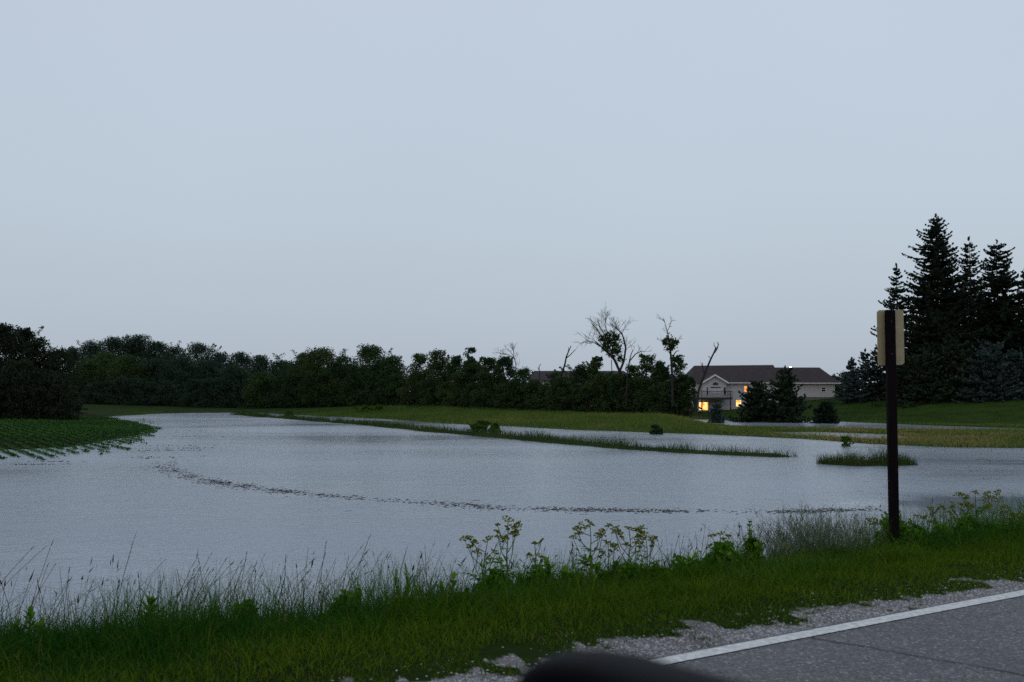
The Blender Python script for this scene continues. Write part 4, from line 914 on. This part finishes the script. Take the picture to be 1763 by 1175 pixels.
    window(1203, 1218, 693, 706, Y0, 'lit', bars=0, label='brightly lit basement glass door')
    window(1415, 1421.5, 667.5, 674.5, Y0+0.35, 'darkglass', bars=1, label='small dark garage window')
    window(1213, 1215.6, 667, 680, by, 'darkglass', 'door', 0.05, 0); window(1242, 1246, 667, 680, by, 'darkglass', 'door', 0.05, 0)
    window(1221, 1236, 668.5, 677, by, 'curtain', bars=0, fr=0.07)
    L_(MB().box(X(1220), X(1237), by-.12, by-.062, Z(668), Z(666.5)), 'awning', M['deckwood'])
    # half-round window
    cx, cz, rr = X(1228.5), Z(663.5), 0.44
    pts = [(cx+rr*math.cos(math.pi*i/12), by-.03, cz+rr*0.95*math.sin(math.pi*i/12)) for i in range(13)]
    mb = MB(); mb.poly(pts+[(p[0], by-.003, p[2]) for p in pts], [tuple(range(13))[::-1], tuple(range(13, 26))]+[(i, i+1, i+14, i+13) for i in range(12)]+[(12,0,13,25)])
    L_(mb, 'arched_window', M['darkglass'])
    # deck
    dx0, dx1, dy0 = X(1199), X(1252.5), by-1.9; dz = Z(684.5)
    dk = L_(MB().box(dx0, dx1, dy0, by-.004, dz-0.32, dz), 'deck', M['deckwood'])
    mb = MB().box(dx0, dx1, dy0, dy0+.08, dz+.88, dz+.96); n = 30
    for i in range(n+1):
        xx = dx0+.03+(dx1-dx0-.06)*i/n; mb.box(xx-.02, xx+.02, dy0+.02, dy0+.06, dz+.002, dz+.878)
    mb.box(dx1-.08, dx1, dy0+.083, by-.01, dz+.88, dz+.96).box(dx1-.07, dx1-.02, dy0+1, dy0+1.05, dz+.002, dz+.878)
    L_(mb, 'railing', M['deckwood'], dk)
    for xx in (dx0+.2, (dx0+dx1)/2, dx1-.25): L_(MB().box(xx-.08, xx+.08, dy0+.1, dy0+.26, H(xx, dy0)-.2, dz-.323), 'post', M['deckwood'], dk)
    L_(MB().tube([(X(1258), Y0-.08, ev-.15), (X(1258), Y0-.08, Z(704))], 0.05, 6), 'downspout', M['trim'])
    L_(MB().box(X(1268), X(1300), Y0-1.0, Y0-.6, Z(706), Z(701)), 'planter_wall', M['concrete'])
    return root
house()
def yard_lamp():
    x, y, z = AT(1361, 634.5, 168); g = H(x, y); r = empty('yard_lamp', (x, y, g)); tag(r, 'white glowing yard lamp on a pole just above the garage roof ridge', 'lamp')
    MB().tube([(0,0,-.2),(0,0,z-g-.1)], 0.06, 8).build('pole', M['deckwood'], r)
    MB().tube([(0,0,z-g-.12),(0,0,z-g-.06)], [0.16,0.2], 10).build('lamp_collar', M['trim'], r)
    bm = MB(); bm.tube([(0,0,z-g-.06+0.07*i) for i in range(6)], [0.10,0.17,0.20,0.20,0.16,0.08], 12); bm.build('bulb', mat('lamp_glow', (1,1,1), emit=(1.0,0.93,0.86), estr=5), r, smooth=True)
    m2 = MB(); m2.tube([(-.25,0,z-g+.0-.35),(.1,0,z-g-.3)],0.03,6); m2.build('arm', M['deckwood'], r)
yard_lamp()
def house2():
    Y0 = 172.0; k = Y0/FPX; X = lambda px: (px-881.5)*k; Z = lambda py: CAMZ-(py-HOR)*k
    r = empty('hidden_house', (X(1005), Y0, H(X(1005), Y0))); tag(r, 'pale house with a low brown roof mostly hidden behind the treeline', 'house')
    o = r.location
    def B(mb, name, m, par=r): mb.v = [(v[0]-o[0], v[1]-o[1], v[2]-o[2]) for v in mb.v]; return mb.build(name, m, par)
    B(MB().box(X(912), X(1088), Y0, Y0+9, Z(700), Z(655)), 'wall', M['siding'])
    x0, x1, yf, yb, e0, rg = X(905), X(1095), Y0-.5, Y0+9.5, Z(655)+.003, Z(638)
    B(MB().poly([(x0,yf,e0),(x1,yf,e0),(x1,yb,e0),(x0,yb,e0),(x0+1.6,Y0+4.5,rg),(x1-1.6,Y0+4.5,rg)], [(0,1,5,4),(2,3,4,5),(3,0,4),(1,2,5),(3,2,1,0)]), 'roof', M['shingle'])
    for a, b, c, d in ((938,946,661,674),(990,998,661,674),(1050,1058,661,674)):
        w_ = B(MB().box(X(a)-.1, X(b)+.1, Y0-.05, Y0-.003, Z(d)-.1, Z(c)+.1), 'window', M['trim']); B(MB().box(X(a), X(b), Y0-.08, Y0-.053, Z(d), Z(c)), 'pane', M['darkglass'], w_)
house2()

# ------------------------------------------------------------------ signpost
def signpost():
    Y = 10.1; x, _, zt = AT(1532, 534, Y); zg = H(x, Y); r = empty('signpost', (x, Y, zg), R(0)); tag(r, 'dark wooden post with a sign seen from behind, standing in the weeds by the road', 'signpost')
    h = zt-zg; hw = 0.046
    MB().box(-hw, hw, -.03, .03, -.4, h).build('post', M['post'], r, bevel=0.006)
    # two bent sheet signs on the far side of the post
    def sheet(xa, xb, ya, yb, z0, z1, rise, m, name):
        n = 10; V = []; F = []
        def outline(u, v):                       # rounded corners
            return u, v
        W_, Hh = 1.0, z1-z0; rc = 0.035; pts = []
        for cx, cz, a0 in ((1, 1, 0), (0, 1, 90), (0, 0, 180), (1, 0, 270)):
            for q in range(7):
                a = R(a0+90*q/6); L0 = math.hypot(xb-xa, yb-ya); ru = rc/L0
                uu = (1-ru if cx else ru)+ru*math.cos(a); zz = (z1-rc if cz else z0+rc)+rc*math.sin(a); pts.append((uu, zz))
        for th in (0, 0.003):
            for uu, zz in pts: V.append((xa+(xb-xa)*uu, ya+(yb-ya)*uu+th, zz+rise*uu))
        k = len(pts); F = [tuple(range(k))[::-1], tuple(range(k, 2*k))]+[(i, (i+1) % k, k+(i+1) % k, k+i) for i in range(k)]
        mb = MB(); mb.poly(V, F); return mb.build(name, m, r)
    s = Y/FPX
    sh = 96*s
    sheet(-0.120, 0.178, 0.036, 0.10, h-sh, h+0.0, 0.012, M['sign'], 'sign_panel')
    for zz in (h-0.12, h-0.45): MB().tube([(0, -.036, zz), (0, .05, zz)], 0.008, 8).build('bolt', M['deckwood'], r)
    MB().box(-0.04, 0.04, .0305, .0355, h-0.13, h-0.10).build('bracket', M['deckwood'], r)
signpost()

# ------------------------------------------------------------------ verge plants
def crest(px, off=0.15):
    u = (px-881.5)/FPX; Y = 8.0
    for _ in range(30): Y = (P1(Y*(FW[1]+FW[0]*u))+off)/(NL[1]+NL[0]*u)
    return float(Y)
def oval(c, d, ln, wd, nrm_up=0.3):
    """leaf blade from c along d: 6-sided, slightly folded"""
    d = Vector(d).normalized(); s = d.cross(Vector((0, 0, 1)));
    if s.length < 1e-3: s = Vector((1, 0, 0))
    s.normalize(); n = s.cross(d); c = Vector(c)
    return [c, c+d*ln*.3-s*wd*.85+n*wd*.2, c+d*ln*.68-s*wd*.8+n*wd*.15, c+d*ln+Vector((0,0,-.1*ln)), c+d*ln*.68+s*wd*.8+n*wd*.15, c+d*ln*.3+s*wd*.85+n*wd*.2], [(0,1,5),(1,2,4,5),(2,3,4)]
def leafmesh(name, leaves, m, parent, r, lo=0.2, hi=0.9, spine=None):
    mb = MB(); T = []
    if spine: mb.tube(spine, [.0022,.0012], 4); T += [.4]*8
    for c, d, ln, wd in leaves:
        v, f = oval(c, d, ln, wd); mb.poly(v, f); T += [r.uniform(lo, hi)]*6
    me = bpy.data.meshes.new(name); me.from_pydata(mb.v, [], mb.f)
    a = me.attributes.new('tint', 'FLOAT', 'POINT'); a.data.foreach_set('value', np.array(T, np.float32))
    return link(name, me, m, parent)
def umbel(parent, p, rad, r, d=Vector((0,0,1))):
    mb = MB(); cs = []; tl = (r.normal(0, .45), r.normal(0, .45))
    for k in range(11):
        a = k*2.4; q = rad*math.sqrt((k+.5)/11); e = Vector(p)+Vector((q*math.cos(a), q*math.sin(a), rad*0.75-(q*q)/rad*0.45+tl[0]*q*math.cos(a)+tl[1]*q*math.sin(a)+r.uniform(-.009,.009)))
        cs.append(e); mb.tube([p, e], [0.0012, 0.0009], 3, False)
    n = 11*9; c = np.repeat(np.array([tuple(x) for x in cs]), 9, 0)+r.normal(0, rad*0.10, (n, 3))*np.array([1, 1, .4])
    V, F = leaf_quads(c, 0.0075*r.uniform(.7, 1.4, n), r); k = len(mb.v)
    me = np_mesh('flower_head', np.vstack([np.array(mb.v), V]), [np.array(mb.f), F+k], np.concatenate([np.full(k, 0.1), np.repeat(r.random(n), 4)]))
    return link('flower_head', me, M['umbel'], parent)
def parsnip(px, top, Y, wpx, label, nb=6, seed=1, lean=0.0, leafy=1.0):
    Y = crest(px, 0.05+0.5*((seed*37) % 10)/10)
    x, _, zt = AT(px, top, Y); zg = H(x, Y); h = zt-zg; w = wpx/FPX*Y; r = np.random.default_rng(seed)
    root = empty('wild_parsnip', (x, Y, zg)); tag(root, label, 'plant', 'yellow-flowered umbel plants on the bank')
    mb = MB(); P = [Vector((lean*(1-(i/6)**1.5)*h*-1, 0, h*0.96*i/6)) + Vector((r.normal(0, .008), r.normal(0, .008), 0))*(i > 0) for i in range(7)]
    P[0].z = -.05; mb.tube(P, [0.0095-.0011*i for i in range(7)], 6); ends = [P[6]]; rad = [w*0.28]
    for k in range(nb):
        t = 0.42+0.5*(k+.5)/nb; i = min(int(t*6), 5); p = P[i].lerp(P[i+1], t*6-i); sg = -1 if k % 2 else 1
        a = r.uniform(-.7, .7)+(math.pi if sg < 0 else 0); reach = w*0.5*r.uniform(0.55, 1.0); up = (h*0.95-p.z)*r.uniform(0.45, 1.0)+.02
        e = p+Vector((math.cos(a)*reach, math.sin(a)*reach, up)); m_ = p.lerp(e, .5)+Vector((math.cos(a)*reach*.12, 0, -up*.08))
        mb.tube([p, m_, e], [.004, .0033, .0025], 5); ends.append(e); rad.append(w*r.uniform(0.10, 0.22))
        if r.random() < .6:
            e2 = m_+Vector((r.normal(0,.03), r.normal(0,.03), up*.4)); mb.tube([m_, e2], [.0025, .002], 4); ends.append(e2); rad.append(w*r.uniform(.08,.14))
    mb.build('stem', M['weedstem'], root)
    for e, q in zip(ends, rad): umbel(root, e, min(max(q, .012), .045)*r.uniform(.7, 1.1), r)
    for k in range(int(13*leafy)):
        t = r.uniform(0.08, 0.72); i = min(int(t*6), 5); p = P[i].lerp(P[i+1], t*6-i); a = r.uniform(0, 6.28); ln = (0.26*(1-t)+.07)*r.uniform(.7, 1.25)
        d = Vector((math.cos(a), math.sin(a), r.uniform(.2, .8))).normalized(); lv = []; side = Vector((-math.sin(a), math.cos(a), 0))
        for q in range(5):
            c = p+d*ln*(q+1.2)/6+Vector((0, 0, -.06*ln*q*q/6)); s_ = .06*(1-.1*q)*(ln/.2)**.5
            for sg in (-1, 1): lv.append((c, side*sg+d*.5+Vector((0,0,r.normal(0,.2))), s_, s_*.36))
        lv.append((p+d*ln, d, .05*(ln/.2)**.5, .018)); leafmesh('leaf', lv, M['weed'], root, r, spine=[p, p+d*ln])
    return root
PS = [(874,893,8.3,46,'tallest thin parsnip of the left pair, one small yellow head on top',5,0,.9), (838,926,8.1,74,'flat-topped yellow parsnip left of the tallest thin one',6,.06,1.0),
      (1016,898,8.6,66,'wide-headed yellow parsnip standing alone at centre right',6,0,.9), (1084,908,8.8,66,'broad yellow parsnip with merged heads, right of the lone one',7,0,.8), (1113,920,8.9,34,'slim parsnip at the right shoulder of the broad one',4,0,.7),
      (1048,934,8.5,34,'small parsnip between the lone and the broad ones',3,0,.8), (922,932,8.4,26,'short leafy budding parsnip right of the left pair',3,0,1.4), (1240,918,9.2,40,'thin parsnip left of the climbing vine',4,.02,.6),
      (1506,893,10.0,36,'thin parsnip just left of the signpost foot',3,0,.5), (1484,912,10.1,26,'short thin parsnip two steps left of the signpost',2,0,.5),
      (1680,846,11.6,72,'tallest parsnip right of the signpost, against dark water',7,0,1.0), (1624,872,11.2,44,'medium parsnip midway between the signpost and the tallest right one',4,0,.8), (1722,872,11.7,44,'parsnip at the right of the tallest right one',4,0,.8), (1655,868,11.5,34,'small parsnip touching the left side of the tallest right one',3,0,1), (1752,884,12,40,'parsnip nearest the right edge of the frame',4,0,1), (1580,888,10.6,34,'short parsnip just right of the bush at the post',3,0,1)]
for i, (px, t, Y, wp, lb, nb, ln, lf) in enumerate(PS): parsnip(px, t, Y, wp, lb, nb, 40+i, ln, lf)

def broadweed(px, top, Y, wpx, label, seed=1, ln=0.13, n=16, name='milkweed_plant', group='broad-leaved weeds on the bank', stems=1, up=0.55, wr=.22):
    Y = crest(px, -0.05)
    x, _, zt = AT(px, top, Y); zg = H(x, Y); h = zt-zg; w = wpx/FPX*Y*1.15; r = np.random.default_rng(seed)
    root = empty(name, (x, Y, zg)); tag(root, label, 'plant', group); mb = MB()
    for s in range(stems):
        ox = (s-(stems-1)/2)*w*.7/max(stems-1, 1) if stems > 1 else 0; hh = h*(1 if s == stems//2 else r.uniform(.6, .95)); P = [Vector((ox*(.3+.7*i/4), r.normal(0, .02), hh*.9*i/4)) for i in range(5)]; P[0].z = -.04
        mb.tube(P, [.006-.0008*i for i in range(5)], 5); lv = []
        n = int(n*1.5) if s == 0 else n
        for k in range(n):
            t = .15+.85*k/(n-1); i = min(int(t*4), 3); p = P[i].lerp(P[i+1], t*4-i); a = k*math.pi/2*1.0+(k % 2)*math.pi+r.normal(0, .3); l = min(ln*1.05, w*.62)*(1-.35*abs(t-.5))*r.uniform(.75, 1.15)
            lv.append((p, (math.cos(a), math.sin(a), up*r.uniform(.5, 1.3)+t*.7-.15), l, l*wr))
        leafmesh('foliage', lv, M['weed'], root, r, .15, .95)
    mb.build('stem', M['weedstem'], root)
broadweed(258, 1030, 7.4, 44, 'upright broad-leaved weed standing alone at the left', 1, .15, 18)
broadweed(50, 1052, 7.0, 62, 'bushy broad-leaved weed near the left edge under the seed heads', 2, .09, 16, stems=3)
broadweed(945, 968, 8.2, 70, 'large leafy weed between the left parsnips and the lone one', 3, .14, 16, stems=3)
broadweed(895, 990, 8.0, 60, 'lower leafy weed at the foot of the tallest thin parsnip', 4, .12, 14, stems=3)
broadweed(1052, 962, 8.4, 66, 'dense leafy weed at the foot of the wide-headed parsnip', 5, .12, 18, stems=4)
broadweed(1018, 955, 8.3, 30, 'small round-leaved weed left of the dense leafy one', 6, .09, 12, stems=1)
broadweed(780, 990, 7.9, 50, 'spiky leafy weed by the tiny yellow flower', 7, .11, 14, stems=3, wr=.18)
broadweed(1190, 958, 9.0, 46, 'leafy weed at the left end of the vine-covered mound', 8, .12, 14, stems=3)
broadweed(700, 985, 7.8, 46, 'narrow-leaved clump left of the spiky weed', 9, .22, 16, stems=3, up=2.2, wr=.06)
broadweed(1290, 884, 9.5, 34, 'tall climbing vine with heart leaves sticking up from the mound', 10, .065, 18, name='vine_plant', stems=1, up=.2, wr=.42)
broadweed(1680, 905, 11.4, 60, 'leafy weed at the foot of the tallest right parsnip', 12, .10, 14, stems=4)
broadweed(1345, 985, 9.4, 40, 'small leafy weed on the verge at the foot of the wispy grass', 13, .10, 10, stems=2)
def leafbush(px, top, wpx, Y, label, seed, leaf=0.05, n=2200, name='leafy_bush', matn='weed'):
    Y = crest(px, -0.05)
    x, _, zt = AT(px, top, Y); zg = H(x, Y); h = zt-zg; w = wpx/FPX*Y; r = np.random.default_rng(seed); root = empty(name, (x, Y, zg)); tag(root, label, 'bush', 'leafy bushes on the bank')
    mb = MB()
    for k in range(9):
        a = r.uniform(0, 6.28); mb.tube([(0,0,-.03), (math.cos(a)*w*.2, math.sin(a)*.12, h*.45), (math.cos(a)*w*.38, math.sin(a)*.2, h*r.uniform(.6,.95))], [.006,.004,.002], 5)
    mb.build('stem', M['weedstem'], root)
    nb = 26; C = np.stack([r.normal(0, w*.2, nb), r.normal(0, w*.16, nb), r.uniform(.15, .85, nb)*h], -1); C[:, 2] *= np.clip(1.15-np.abs(C[:, 0])/(w*.62), .3, 1); i = r.integers(0, nb, n)
    c = C[i]+r.normal(0, .16*min(w, h)*.6, (n, 3)); c[:, 2] = np.clip(c[:, 2], 0.01, h)
    V, F = leaf_quads(c, leaf*.5*r.uniform(.6, 1.3, n), r); T = np.repeat(np.clip(r.random(nb)[i]*.5+r.normal(.25, .15, n), 0, 1), 4)
    link('crown', np_mesh('crown', V, F, T), M[matn], root)
leafbush(1248, 938, 110, 9.4, 'green mound of vine leaves at the bank edge', 21, .055, 2600)
leafbush(1295, 915, 44, 9.5, 'steep leafy column under the climbing vine', 25, .055, 1200)
leafbush(1549, 880, 78, 10.35, 'yellow-green bush wrapped round the foot of the signpost', 22, .045, 2600)
leafbush(1578, 898, 44, 10.6, 'low bush right of the signpost foot', 23, .04, 1000)
leafbush(1710, 894, 96, 11.9, 'low leafy bush under the right-hand parsnips', 24, .045, 1800)
leafbush(1755, 905, 50, 12.0, 'low leafy bush at the right edge of the frame', 26, .045, 1200)
leafbush(1075, 965, 90, 8.9, 'low leafy bush under the broad merged parsnip', 27, .045, 1500)

for i, (px, t, wp, lb) in enumerate([(850,972,66,'low leafy bush at the foot of the flat-topped parsnip'),(925,966,66,'low leafy bush left of the large leafy weed'),(992,974,56,'low leafy bush in the gap left of the wide-headed parsnip'),(1125,966,90,'low leafy bush right of the broad parsnip'),(1185,958,66,'low leafy bush left of the vine mound'),(1615,898,76,'low leafy bush under the medium parsnip on the right'),(1668,884,56,'taller leafy bush under the tallest right parsnip'),(600,1008,64,'low leafy tuft in the tall grass left of the narrow-leaved clump'),(420,1034,66,'low leafy tuft in the seeding grass, left half of the bank')]):
    leafbush(px, t, wp, 9, lb, 60+i, .045, 1500)
def speck():  # blossom shape stands in for a small bright light among the weeds
    x, y, z = AT(798, 1027, crest(798, -0.1)); g = H(x, y); r = empty('yellow_speck', (x, y, g)); tag(r, 'tiny bright yellow flower low in the grass left of centre', 'speck')
    MB().tube([(0,0,-.02),(0.005,0,(z-g)*.6),(0,0,z-g)], .002, 5).build('stem', M['weedstem'], r)
    mb = MB()
    for k in range(9):
        a = k*.698; mb.poly([(0,0,z-g), (.012*math.cos(a-.3), -.004, z-g+.012*math.sin(a-.3)), (.02*math.cos(a), -.007, z-g+.02*math.sin(a)), (.012*math.cos(a+.3), -.004, z-g+.012*math.sin(a+.3))], [(0,1,2,3)])
    mb.build('speck_rays', mat('speck_yellow', (0.85,0.55,0.06), .6), r)
speck()

# ------------------------------------------------------------------ the car the picture is taken from
def car():
    ang = math.atan2(FW[1], FW[0]); root = empty('car', (0, 0, 0), ang)      # local x = forward, y = left
    tag(root, 'dark car at the roadside lane, its door mirror filling the bottom of the picture', 'car')
    paint = mat('dark_car_paint', (0.0012,0.0016,0.0028), .55, .04)
    blk = mat('black_trim', (0.006,0.006,0.007), .6, .3); rub = mat('tyre_rubber', (.015,.015,.015), .85); rim = mat('alloy_rim', (.4,.4,.42), .3, metal=.8); gl = M['darkglass']
    yl, yr = 0.25, -1.55
    # lower body: lofted sections with wheel-arch height
    xs = [-2.75,-2.6,-2.1,-1.2,-.3,.8,1.2,1.7,2.0,2.1]; top = [.72,.98,1.02,1.02,1.02,1.0,.94,.86,.74,.62]; ins = [.25,.08,.02,0,0,0,.02,.06,.14,.3]; bot = [.45,.32,.28,.25,.25,.25,.26,.28,.34,.42]
    mb = MB(); n = 8
    for x, t, i, b in zip(xs, top, ins, bot):
        for y, z in ((yr+i+.06,b),(yr+i,b+.18),(yr+i+.02,t-.15),(yr+i+.16,t),(yl-i-.16,t),(yl-i-.02,t-.15),(yl-i,b+.18),(yl-i-.06,b)): mb.v.append((x, y, z))
    for s in range(len(xs)-1):
        for k in range(n):
            if k == 3 and -2.2 < xs[s] < .7: continue            # open cabin
            mb.f.append((s*n+k, s*n+(k+1) % n, (s+1)*n+(k+1) % n, (s+1)*n+k))
    mb.f.append(tuple(range(n))); mb.f.append(tuple(range((len(xs)-1)*n, len(xs)*n))[::-1])
    mb.build('body', paint, root, smooth=True)
    # roof, pillars
    yc = (yl+yr)/2
    for a, b in (((1.1,.92),(.52,1.52)), ((-.42,1.0),(-.5,1.52)), ((-2.2,1.0),(-1.7,1.5))):
        for sg in (-1, 1):
            y0 = yc+sg*.86; y1 = yc+sg*.72; MB().tube([(a[0], y0-.02*sg, a[1]), (b[0], y1, b[1])], .035, 8).build('pillar', blk, root)
    mb = MB().poly([(.54,yc-.72,1.51),(.54,yc+.72,1.51),(-.8,yc+.70,1.56),(-1.72,yc+.68,1.5),(-1.72,yc-.68,1.5),(-.8,yc-.70,1.56)]+[(.54,yc-.72,1.54),(.54,yc+.72,1.54),(-.8,yc+.70,1.59),(-1.72,yc+.68,1.53),(-1.72,yc-.68,1.53),(-.8,yc-.70,1.59)],
        [(0,1,2,5),(5,2,3,4),(6,11,8,7),(11,10,9,8),(0,6,7,1),(1,7,8,2),(2,8,9,3),(3,9,10,4),(4,10,11,5),(5,11,6,0)]); mb.build('roof', paint, root)
    MB().box(-2.0, .7, yr+.12, yl-.12, .3, .36).build('cabin_floor', blk, root)
    for yy in (yc-.4, ):
        MB().box(-.6, -.1, yy-.25, yy+.25, .5, .66).box(-.72, -.58, yy-.25, yy+.25, .6, 1.2).build('seat', blk, root, bevel=.03)
    for wx in (1.35, -1.85):
        for sg in (-1, 1):
            y0 = (yl-.1) if sg > 0 else (yr+.1); mb = MB(); prof = [(-.1,.2),(-.1,.31),(-.08,.33),(.08,.33),(.1,.31),(.1,.2)]; k = 28
            for q in range(k):
                a = 2*math.pi*q/k
                for py, pr in prof: mb.v.append((wx+pr*math.cos(a), y0+py, .34+pr*math.sin(a)))
            for q in range(k):
                for j in range(5): mb.f.append((q*6+j, ((q+1) % k)*6+j, ((q+1) % k)*6+j+1, q*6+j+1))
            wh = mb.build('wheel', rub, root, smooth=True); MB().tube([(wx, y0-.07*sg, .34), (wx, y0+.085*sg, .34)], [.2,.19], 20).build('rim', rim, wh)
    # door mirror: rounded shell, glass facing back, foot on the door
    ca, cl, cz = .385, .402, 1.166; ry, rz_, rx = .150, .076, .060; mb = MB(); nu, nv = 16, 28; pw = .42
    sg_ = lambda v: math.copysign(abs(v)**pw, v)
    for i in range(nu+1):
        t = -math.pi/2+math.pi*i/nu
        for j in range(nv):
            a = 2*math.pi*j/nv
            u = math.cos(t)**.5 if i not in (0, nu) else 0
            X_ = math.sin(t)*rx; Y_ = sg_(math.cos(a))*u*ry; Z_ = sg_(math.sin(a))*u*rz_
            if math.sin(t) < -.5: X_ = -.5*rx
            mb.v.append((ca+X_-(Y_)*.10, cl+Y_, cz+Z_))
    for i in range(nu):
        for j in range(nv): mb.f.append((i*nv+j, i*nv+(j+1) % nv, (i+1)*nv+(j+1) % nv, (i+1)*nv+j))
    mir = mb.build('door_mirror', paint, root, smooth=True)
    mb = MB(); pts = []
    for j in range(nv):
        a = 2*math.pi*j/nv; Y_ = sg_(math.cos(a))*ry*.80; pts.append((ca-.033-Y_*.10, cl+Y_, cz+sg_(math.sin(a))*rz_*.78))
    mb.poly(pts+[(p[0]-.003, p[1], p[2]) for p in pts], [tuple(range(nv)), tuple(range(nv, 2*nv))[::-1]]+[(j, (j+1) % nv, nv+(j+1) % nv, nv+j) for j in range(nv)])
    mb.build('mirror_glass', mat('mirror_silver', (.5,.55,.6), .05, metal=1.0), mir)
    MB().tube([(ca+.01, cl-ry*.6, cz-.05), (ca+.05, yl-.04, 1.03)], [.03,.045], 10).build('mirror_foot', blk, mir)
car()
